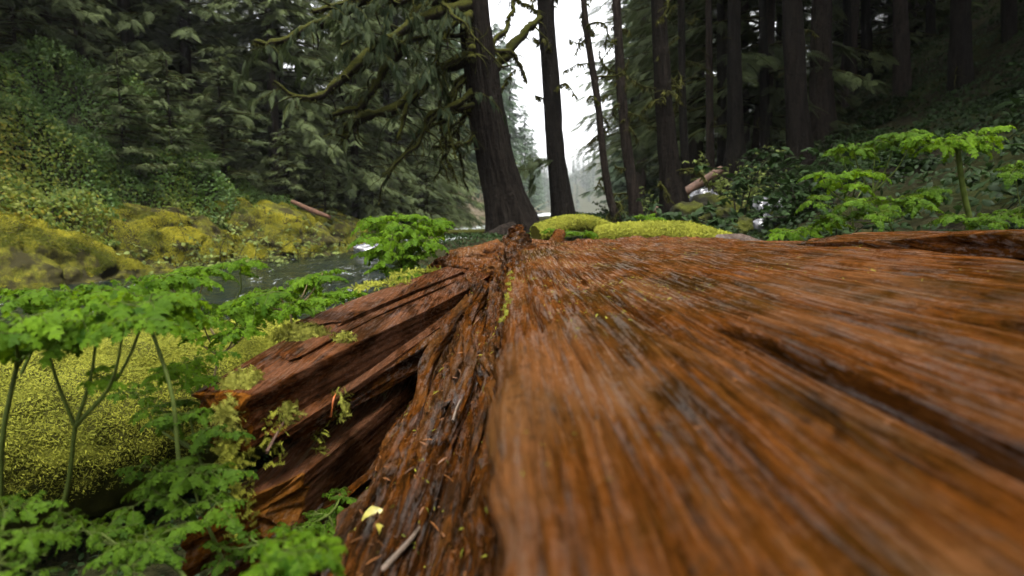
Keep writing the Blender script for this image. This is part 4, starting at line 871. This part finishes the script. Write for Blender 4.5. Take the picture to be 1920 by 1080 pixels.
def trunk_tree(name, label, pxs, Y, mat, twigs=0, twl=.9, twr=.03, k=28, seed=1, crown=None, ext=14., side=None, base_drop=.5, flare=.35, moss=True, twz=(0, 1), group=None, n=90):
    """pxs = [(px,py,width px)] from the top of the picture down to the base"""
    P = [at(px, py, Y) for px, py, w in pxs]; Wd = [w/FPX*Y/2 for _, _, w in pxs]
    b = P[-1].copy(); root = empty(name, b, label, 'tree', group)
    d = (P[0] - P[1])/np.linalg.norm(P[0] - P[1]); top = P[0] + d*ext
    pts = [top] + P + [P[-1] + np.array([0, 0, -base_drop])]; rad = [Wd[0]*.35] + Wd + [Wd[-1]*(1 + flare)]
    p = spline(pts, n); rr = np.interp(np.linspace(0, 1, n), np.linspace(0, 1, len(rad)), rad)
    V, F = tube(p - b, rr, k); G = V.reshape(n, k, 3); out = G - (p - b)[:, None]; u = out/np.linalg.norm(out, axis=-1, keepdims=True)
    th = np.arange(k)/k*2*np.pi; Z = p[:, 2][:, None]
    dd = rr[:, None]*(.16*fbm(u[..., 0]*3 + seed, u[..., 1]*3, Z*.5, 4) + .10*fbm(u[..., 0]*9, u[..., 1]*9 + seed, Z*1.3, 3))
    fl = np.exp(-np.clip(p[:, 2] - (b[2] - .1), 0, 9)/.35)[:, None]; dd = dd + rr[:, None]*flare*fl*(.6 + .7*vn(np.cos(th)*2.2, np.sin(th)*2.2, 0*th + seed)[None])
    dd = dd - rr[:, None]*.10*np.clip(1 - 3.2*np.abs(fbm(u[..., 0]*5, u[..., 1]*5 + seed, Z*.7, 2)), 0, 1)
    mb = MB(); mb.add((G + u*dd[..., None]).reshape(-1, 3), F); mb.build('trunk', M[mat], root)
    r = np.random.default_rng(seed)
    for q in range(twigs):
        zf = r.uniform(*twz); i = np.argmin(abs(p[:, 2] - (P[-1][2] + zf*(P[0][2] - P[-1][2]))))
        a = r.uniform(0, 2*np.pi) if side is None else (side + r.normal(0, .7)); dv = np.array([math.cos(a), math.sin(a)*.6, r.uniform(-.2, .35)])
        L = twl*r.uniform(.35, 1.2); pp, ra = curly(p[i], dv, L, twr*r.uniform(.6, 1.1), seed*100 + q, curl=1.1)
        m = MB(); V, F = tube(pp - b, ra, 6); m.add(V, F)
        for s in range(2):
            j = r.integers(5, 12); p2, r2 = curly(pp[j], r.normal(size=3)*[1, 1, .6], L*.45, ra[j]*.7, seed*100 + q*7 + s, n=9); V, F = tube(p2 - b, r2, 5); m.add(V, F)
        o = m.build('branch', M['limb'], root)
        if moss:
            m2 = MB(); moss_drape(m2, pp - b, ra, int(50*L/.8) + 10, .09, r); tag(m2.build('moss', M['tuft_limb'], o), kind='stuff')
    if crown is not None:
        c = link('crown', crown, root); c.location = top - b - np.array([0, 0, 15.0])
    return root, p
main, mp = trunk_tree('leaning_tree', 'big dark leaning tree at the end of the log with mossy limbs drooping left', [(880, -60, 54), (893, 60, 58), (908, 180, 62), (925, 280, 66), (945, 360, 76), (962, 430, 98)], 11, 'bark_red', 7, .45, .03, seed=3, twz=(.25, 1.1), ext=16, flare=.22, k=120, n=260)
Ym = 11
LIMBS = [([(890, -90, 11), (760, -50, 10.4), (672, 0, 10), (605, 40, 9.8), (555, 65, 9.7), (510, 80, 9.6), (478, 74, 9.5)], .13, .03), ([(900, 0, 11), (800, 35, 10.3), (695, 95, 10), (645, 145, 9.8), (605, 175, 9.7), (560, 182, 9.6), (510, 150, 9.5)], .12, .025),
         ([(890, -30, 11), (780, 25, 10.6), (740, 105, 10.4), (705, 155, 10.2), (675, 197, 10.1), (625, 212, 10)], .12, .045), ([(903, 100, 11), (830, 130, 10.8), (740, 200, 10.5), (680, 220, 10.3), (650, 245, 10.2), (646, 268, 10.2)], .12, .06),
         ([(898, 90, 11), (830, 125, 10.6), (800, 155, 10.5), (765, 200, 10.3), (745, 260, 10.2)], .08, .03), ([(915, 150, 11), (850, 195, 10.7), (805, 220, 10.6), (790, 260, 10.5), (750, 305, 10.4), (715, 325, 10.3)], .075, .02),
         ([(908, 190, 11), (850, 205, 10.7), (825, 215, 10.7), (830, 250, 10.7), (840, 295, 10.7), (858, 338, 10.7)], .06, .015), ([(915, 245, 11), (892, 257, 10.9), (860, 272, 10.8), (810, 277, 10.7)], .055, .02),
         ([(850, -60, 10.8), (840, 0, 10.6), (820, 100, 10.5), (826, 200, 10.5), (800, 240, 10.5)], .055, .02), ([(880, -70, 10.9), (760, 0, 9.8), (700, -10, 9.4), (590, 20, 9)], .09, .03),
         ([(900, 140, 11), (930, 125, 11.3), (970, 75, 11.8), (1012, 35, 12.2)], .10, .08), ([(905, 90, 11), (925, 92, 11.1), (965, 105, 11.3), (990, 155, 11.4)], .07, .03), ([(905, 100, 11), (945, 55, 11.3), (965, 10, 11.5), (975, -30, 11.6)], .05, .02), ([(880, 10, 11), (874, 40, 10.6), (882, 85, 10.55), (886, 112, 10.5)], .09, .07),
         ([(880, -40, 11), (960, -5, 11.5), (1010, 26, 11.9)], .04, .025), ([(915, 190, 11), (940, 165, 11.3), (965, 130, 11.6)], .03, .012), ([(893, 60, 11), (780, 75, 10.2), (730, 95, 10), (690, 60, 9.6), (640, 90, 9.4)], .06, .02), ([(885, 0, 11), (840, 60, 10.4), (815, 110, 10.3), (790, 175, 10.2)], .06, .02)]
fol = []
for k, (pts, r0, r1) in enumerate(LIMBS):
    fol.append(limb(main, [at(*q) for q in pts], r0*.92, r1*.85, k + 1, 420, .055))
r = np.random.default_rng(77)
for q in range(12):
    P0 = mp[np.argmin(abs(mp[:, 2] - r.uniform(3.0, 6.0)))]; pp, ra = curly(P0, (-1, r.uniform(-.6, .3), r.uniform(-.3, .15)), r.uniform(1.2, 2.8), .045, 700 + q, 16, .8, 1.1)
    limb(main, pp, .04, .012, 60 + q, 160, .055)
twp = []
mb_tw = MB()
for p in [fol[i] for i in (0, 1, 2, 3, 4, 8, 9, 16, 17, 5)]:
    for j in r.integers(4, 34, 9):
        q, ra = curly(p[j], r.normal(size=3)*[1, 1, .2] + [-.4, -.3, .0], r.uniform(.4, 1.2), .014, int(r.integers(9e6)), 8, .5, 1.6); twp.append(q); V, F = tube(q - np.array(main.location), ra*.7, 4); mb_tw.add(V, F)
mb_tw.build('twigs', M['limb'], main)
pos, M3, sc = foliage_along(twp, .055, .19, r, .5, .9)
kp = pos[:, 2] > 3.5 + .6*r.normal(size=len(pos)); pos, M3, sc = pos[kp], M3[kp], sc[kp]
tint = np.clip(.26 + .5*fbm(pos[:, 0]*1.2, pos[:, 1]*1.2, pos[:, 2]*1.2, 3) + r.normal(0, .13, len(pos)), 0, 1)
mb = MB(); put_sprays(mb, SPR_FINE, M3, pos - np.array(main.location), sc, tint); mb.build('crown', M['needle'], main)
# second trunk etc.
CROWN = TALL[0][1]
t2, p2 = trunk_tree('bare_trunk_tree', 'straight dark trunk against the white sky, second from the leaning tree', [(1020, -60, 27), (1026, 60, 28), (1034, 180, 31), (1042, 290, 34), (1056, 410, 40)], 13, 'bark_dark', 16, .8, .026, seed=12, side=None, twz=(.35, 1.05), ext=14)
tw = [curly(at(1040, 300, 13), (-1, -.2, .1), .9, .02, 900 + q, 10, .6)[0] for q in range(7)]; r = np.random.default_rng(8); pos, M3, sc = foliage_along(tw, .10, .28, r, .5)
mb = MB(); put_sprays(mb, SPR, M3, pos - np.array(t2.location), sc, r.uniform(.1, .5, len(pos))); mb.build('crown', M['needle'], t2)
trunk_tree('crooked_tree', 'thinnest crooked trunk with curling mossy twigs against the sky', [(1090, -60, 10), (1098, 40, 11), (1108, 110, 12), (1122, 200, 12), (1131, 290, 13), (1143, 370, 14), (1156, 412, 17)], 14, 'bark', 18, 1.0, .03, seed=13, k=14, ext=4)
trunk_tree('slim_tree', 'slim trunk right of the crooked one, hung with mossy twigs', [(1153, -60, 15), (1160, 80, 16), (1168, 200, 18), (1180, 310, 20), (1194, 412, 25)], 15, 'bark', 20, 1.1, .032, seed=14, k=18, ext=14)
trunk_tree('brown_trunk_tree', 'thick brown trunk at the left edge of the dark wood', [(1232, -60, 26), (1240, 100, 28), (1248, 220, 32), (1258, 330, 38), (1268, 418, 58)], 12, 'bark_red', 12, 1.0, .028, seed=15, k=30, ext=14, flare=.6)
trunk_tree('slim_tree', 'slim black trunk just right of the thick brown trunk', [(1276, -60, 12), (1280, 200, 13), (1290, 380, 17)], 17, 'bark_dark', 10, 1.0, .026, seed=16, k=14)
TR = [(1330, 330, 12, 18), (1352, 300, 14, 21), (1377, 290, 24, 17), (1398, 310, 10, 23), (1432, 300, 15, 20), (1460, 270, 11, 25), (1540, 250, 36, 19), (1590, 220, 14, 24), (1625, 210, 18, 26), (1690, 215, 26, 20), (1745, 190, 16, 25), (1800, 205, 34, 17), (1850, 170, 18, 24), (1893, 190, 26, 18)]
TRL = ['thin dark trunk, leftmost of the dim row on the slope', 'dim trunk third from the thick brown one', 'broader black trunk above the leaning pole', 'hairline dark trunk behind the broader black one', 'narrow trunk left of the big grey trunk', 'faint trunk touching the big grey trunk on its left', 'wide black trunk right of the big grey trunk', 'narrow trunk in the dark middle of the slope', 'faint trunk right of the narrow middle one', 'straight dark trunk above the V-stemmed plant', 'faint trunk left of the widest black trunk', 'widest black trunk above the umbrella plant', 'faint trunk near the upper right corner', 'black trunk closest to the right edge']
trunk_tree('big_trunk_tree', 'big grey-brown straight trunk standing out in the dark wood on the right', [(1484, -60, 33), (1488, 80, 35), (1492, 180, 37), (1500, 290, 44)], 16, 'bark_red', 3, .7, .02, seed=33, k=34, ext=15, crown=CROWN, flare=.3)
for k, ((px, py, w, y), lb) in enumerate(zip(TR, TRL)):
    trunk_tree('dark_trunk_tree', lb, [(px + random.uniform(-6, 6), -60, w*.9), (px, 100, w), (px + 2, py, w*1.25)], y, 'bark_dark' if k % 3 else 'bark', 4 if w < 20 else 2, 1.1, .02, seed=60 + k, k=16 if w < 20 else 26, ext=14, moss=False, base_drop=1.5, crown=[TALL[0][1], TALL[1][1]][k % 2], group='dark trunks of the right slope')
# deeper wood on the slope: whole trees, plus unseen ones added to block light
for k, (x, y) in enumerate([(14, 27), (10.5, 30), (7.9, 28), (18, 31), (22, 27), (8.6, 36), (11, 38), (16, 37), (22, 36), (27, 33), (9.3, 46), (13, 48), (19, 46), (26, 44), (11.5, 56), (16, 57), (24, 56), (7.6, 23), (8.3, 21.5), (24, 22), (30, 27), (33, 35), (31, 44), (20, 24), (28, 22), (22, 24.5), (26, 31), (35, 50), (29, 55), (12.5, 24), (17, 28), (9, 25), (14, 33), (25, 38), (11, 3.0), (6, -7), (12, -5), (14.5, 7), (9, -12), (3, -14), (9.4, 6.8), (10.8, 9.6), (13, 12.5), (15.5, 16), (17, 9), (19, 14)]):
    if y > 18 and (k % 3 == 0 or x < 9): hang_tree('cedar_tree', CED[k % 3], x, y, 'cedar with low boughs filling the dark wood on the right' if x > 9 else 'cedar bordering the river gap behind the mossy trunks', group='trees behind the right slope', s=1.1)
    else: hang_tree('conifer_tree', TALL[k % 2], x, y, 'shadowy conifer deep in the right wood, or added out of view to block light', group='trees behind the right slope')
for x, y, v in ((17.2, 29.5, 0), (20.5, 34, 2), (16.5, 33, 1), (25, 40, 0)): hang_tree('cedar_tree', CED[v], x, y, 'cedar with low boughs filling the dark wood on the right', group='trees behind the right slope', s=1.15, rz=x*7)
print('trees done')

# ------------------------------------------------------------------ undergrowth
def ovate():
    x = [0, .25, .5, .75, 1.0]; w = [.02, .26, .30, .2, .01]; V = []; F = []
    for a, b in zip(x, w): V += [[a, -b, -.25*a*a - .1*b], [a, 0, -.25*a*a + .05], [a, b, -.25*a*a - .1*b]]
    for i in range(4):
        k = 3*i; F += [[k, k+1, k+4, k+3], [k+1, k+2, k+5, k+4]]
    return np.array(V), np.array(F)
OV, OF = ovate()
def fern_mesh(seed, mat):
    r = np.random.default_rng(seed); mb = MB()
    for k in range(14):
        a = k/14*2*np.pi + r.normal(0, .2); L = r.uniform(.65, 1.05); t = np.linspace(0, 1, 20); up = r.uniform(.5, 1.0)
        p = np.column_stack([np.cos(a)*L*t*.85, np.sin(a)*L*t*.85, L*(up*t - (.35 + up*.7)*t**2)])
        V, F = tube(p, .007, 4); mb.add(V, F, .3)
        T = np.gradient(p, axis=0); T /= np.linalg.norm(T, axis=1, keepdims=True); lat = np.cross(T, [0, 0, 1.]); lat /= np.linalg.norm(lat, axis=1, keepdims=True)
        for s in (-1, 1):
            w = (.15*np.sin(np.clip(t*1.05 + .08, 0, 1)*np.pi)**.7)[2:]
            scatter(mb, SV*np.array([1, .8, 1]), SF, frames(lat[2:]*s + T[2:]*.3, np.tile([0, 0, 1.], (18, 1))), p[2:], w, np.full(18, r.uniform(.2, .9)))
    return mb.mesh('sword_fern', M[mat])
FERN = [fern_mesh(s, 'under') for s in (1, 2)]
def shrub_mesh(seed, mat, n=420, leaf=.085, H=1.0, stems=9):
    r = np.random.default_rng(seed); mb = MB(); pos = []; dr = []
    for k in range(stems):
        p, ra = curly((r.normal(0, .08), r.normal(0, .08), -.1), (r.normal(0, .55), r.normal(0, .55), 1), H*r.uniform(.8, 1.4), .012, seed*50 + k, 14, .4, .4)
        V, F = tube(p, ra, 4); mb.add(V, F, .5, 1)
        for j in range(4, 14, 2):
            q, rb = curly(p[j], r.normal(size=3)*[1, 1, .3], H*.45, .006, seed*90 + k*9 + j, 8, .4, .5); V, F = tube(q, rb, 3); mb.add(V, F, .5, 1)
            i = r.integers(1, 8, n//(stems*5)); pos.append(q[i]); dr.append(r.normal(size=(len(i), 3))*[1, 1, .4] + [0, 0, -.2])
    pos = np.concatenate(pos); dr = np.concatenate(dr); N = len(pos)
    scatter(mb, OV, OF, frames(dr, np.tile([0, 0, 1.], (N, 1)) + r.normal(size=(N, 3))*.5), pos, leaf*r.uniform(.6, 1.3, N), np.clip(r.normal(.5, .25, N), 0, 1))
    return mb.mesh('shrub', [M[mat], M['bark']])
SH_P = [shrub_mesh(3, 'pale_leaf', 420, .11, 1.2), shrub_mesh(4, 'pale_leaf', 300, .10, 1.4)]
SH_U = [shrub_mesh(5, 'under', 700, .11, 1.0), shrub_mesh(6, 'under', 800, .09, .8)]
def put(name, me, x, y, s, label, cat, group, dz=0.):
    o = link(name, me, None, (x, y, float(ground_z(x, y)) + dz)); o.scale = (s, s, s*random.uniform(.85, 1.15)); o.rotation_euler = (random.uniform(-.15, .15), random.uniform(-.15, .15), random.uniform(0, 6.28))
    return tag(o, label, cat, group)
r = np.random.default_rng(5)
for k in range(70):
    x = r.uniform(3.0, 13); y = r.uniform(4.8, 22)
    if x > y*.95: x = y*.9
    if k % 2: put('sword_fern', FERN[k % 4//2], x, y, r.uniform(.6, 1.0), 'dark sword fern on the shaded right slope', 'fern', 'ferns on the right slope')
    else: put('dark_shrub', SH_U[k % 4//2], x, y, r.uniform(.6, 1.2), 'dark leafy shrub on the shaded right slope', 'shrub', 'shrubs on the right slope')
for k, (px, y, s) in enumerate([(1395, 13, 1.0), (1420, 14, 1.1), (1290, 15, 1.), (1215, 16, .9), (1340, 16, 1.2)]):
    put('pale_shrub', SH_P[k % 2], (px-960)/FPX*y, y, s*.9, ['yellow-green shrub left of the big grey trunk', 'yellow-green shrub touching the big grey trunk', 'shrub at the foot of the leaning pole', 'shrub behind the slim trunks', 'shrub above the mossy boulders'][k], 'shrub', 'shrubs by the right trunks')
for k, (px, y) in enumerate([(300, 17.2), (345, 17.8), (390, 18.8), (440, 19.5), (480, 20.5), (560, 22.5), (610, 25), (660, 28), (230, 16.8), (520, 24), (410, 21.5), (160, 17), (720, 34), (330, 20)]):
    put('pale_shrub', SH_P[k % 2], (px-960)/FPX*y, y, r.uniform(.9, 1.5), 'pale-leaved shrub overhanging the leafy far bank', 'shrub', 'pale shrubs on the far bank')
# bare brush at the bend
mb = MB(); r = np.random.default_rng(9)
for k in range(260):
    p, ra = curly((r.normal(0, .9), r.normal(0, .9), -.1), (r.normal(0, .8), r.normal(0, .8), 1), r.uniform(1.2, 2.8), .018, 5000 + k, 12, .5, .5); V, F = tube(p, ra, 3); mb.add(V, F)
br = mb.mesh('bare_bush', M['twig'])
for k, (px, y, s) in enumerate([(868, 70, 2.3), (905, 76, 2.2), (832, 64, 1.7)]):
    put('bare_bush', br, (px-960)/FPX*y, y, s, ['leafless pale brown thicket at the river bend left of the leaning tree', 'leafless thicket right behind the leaning tree', 'smaller leafless thicket left of the pale one'][k], 'bush', 'bare thickets at the bend', .3)
# leaf carpet on the far bank slope
def carpet(name, x0, x1, y0, y1, n, size, mat, hump, tintf, cond, kind_label):
    x = rng.uniform(x0, x1, n); y = rng.uniform(y0, y1, n); ok = cond(x, y); x, y = x[ok], y[ok]
    h = hump*np.clip(.5 + fbm(x*.9, y*.9, 0*x, 3)*1.1, 0, 1.4)
    e = .15; gx_ = (ground_z(x+e, y) - ground_z(x-e, y))/(2*e); gy_ = (ground_z(x, y+e) - ground_z(x, y-e))/(2*e)
    nr = np.column_stack([-gx_, -gy_, np.ones_like(x)]); nr /= np.linalg.norm(nr, axis=1, keepdims=True)
    pos = np.column_stack([x, y, ground_z(x, y)]) + nr*(h*rng.uniform(.25, 1.05, len(x))**.5)[:, None]
    d = rng.normal(size=(len(x), 3)); d -= (d*nr).sum(1, keepdims=True)*nr*.8; d[:, 2] -= .35
    mb = MB(); scatter(mb, OV, OF, frames(d, nr + rng.normal(size=(len(x), 3))*.35), pos, size*rng.uniform(.6, 1.35, len(x)), np.clip(tintf(x, y), 0, 1))
    tag(mb.build(name, M[mat]), kind_label, 'ground cover', kind='stuff')
lx = lambda y: np.interp(y, YS, XL)
def tsal(x, y): 
    o = np.exp(-((x + 13.2)/2.6)**2 - ((y - 16)/2.6)**2)
    return .28 + .36*o + .50*fbm(x*.7, y*.7, 0*x + 4, 3) + rng.normal(0, .13, len(x))
carpet('leaf_carpet', -26, -8, 10, 27, 230000, .10, 'salal', 1.05, tsal, lambda x, y: (lx(y) - x > 2.1 + .6*fbm(y*1.1, x*0, 0*x, 3)) & (lx(y) - x < 9.5), 'thick carpet of green, yellow and orange leaves covering the steep far bank')
carpet('bank_undergrowth', -9, -1, 26, 62, 26000, .2, 'under', .5, lambda x, y: .45 + .3*fbm(x, y, 0*x, 3) + rng.normal(0, .2, len(x)), lambda x, y: lx(y) - x > .6, 'low green undergrowth along the far shore')
carpet('slope_undergrowth', 2.3, 34, 3.5, 38, 170000, .085, 'under', .28, lambda x, y: .35 + .4*fbm(x*.8, y*.8, 0*x, 3) + rng.normal(0, .2, len(x)), lambda x, y: (x < y*.95 + 2) & (fbm(x*.6, y*.6, 0*x + 8, 3) > -.35), 'dim leafy ground cover on the right slope')
carpet('log_side_undergrowth', -2.2, -.15, .6, 5, 5000, .035, 'under', .10, lambda x, y: .5 + rng.normal(0, .25, len(x)), lambda x, y: fbm(x*2, y*2, 0*x, 2) > -.2, 'tiny dark leaves and litter on the ground left of the log')
carpet('bank_litter', -1.6, 3.4, 6.2, 14, 16000, .045, 'under', .10, lambda x, y: .55 + .35*fbm(x*1.3, y*1.3, 0*x, 3) + rng.normal(0, .2, len(x)), lambda x, y: fbm(x, y, 0*x + 5, 2) > -.3, 'leaf litter and tiny plants on the bank at the foot of the leaning tree')
print('all built')
# ------------------------------------------------------------------ mist
hz = bpy.data.meshes.new('haze'); x0, x1, y0, y1, z0, z1 = -190, 260, -40, 940, -2, 85
hv = [(x, y, z) for x in (x0, x1) for y in (y0, y1) for z in (z0, z1)]
hz.from_pydata(hv, [], [(0, 1, 3, 2), (4, 6, 7, 5), (0, 4, 5, 1), (2, 3, 7, 6), (0, 2, 6, 4), (1, 5, 7, 3)])
ho = link('haze', hz); tag(ho, 'thin pale mist hanging over the river valley', 'mist', kind='stuff')
hm = bpy.data.materials.new('mist'); hm.use_nodes = True; hm.node_tree.nodes.remove(hm.node_tree.nodes['Principled BSDF'])
pv = hm.node_tree.nodes.new('ShaderNodeVolumePrincipled'); pv.inputs['Density'].default_value = .0002; pv.inputs['Color'].default_value = (.93, .97, 1, 1)
hm.node_tree.links.new(pv.outputs[0], hm.node_tree.nodes['Material Output'].inputs['Volume']); hz.materials.append(hm)
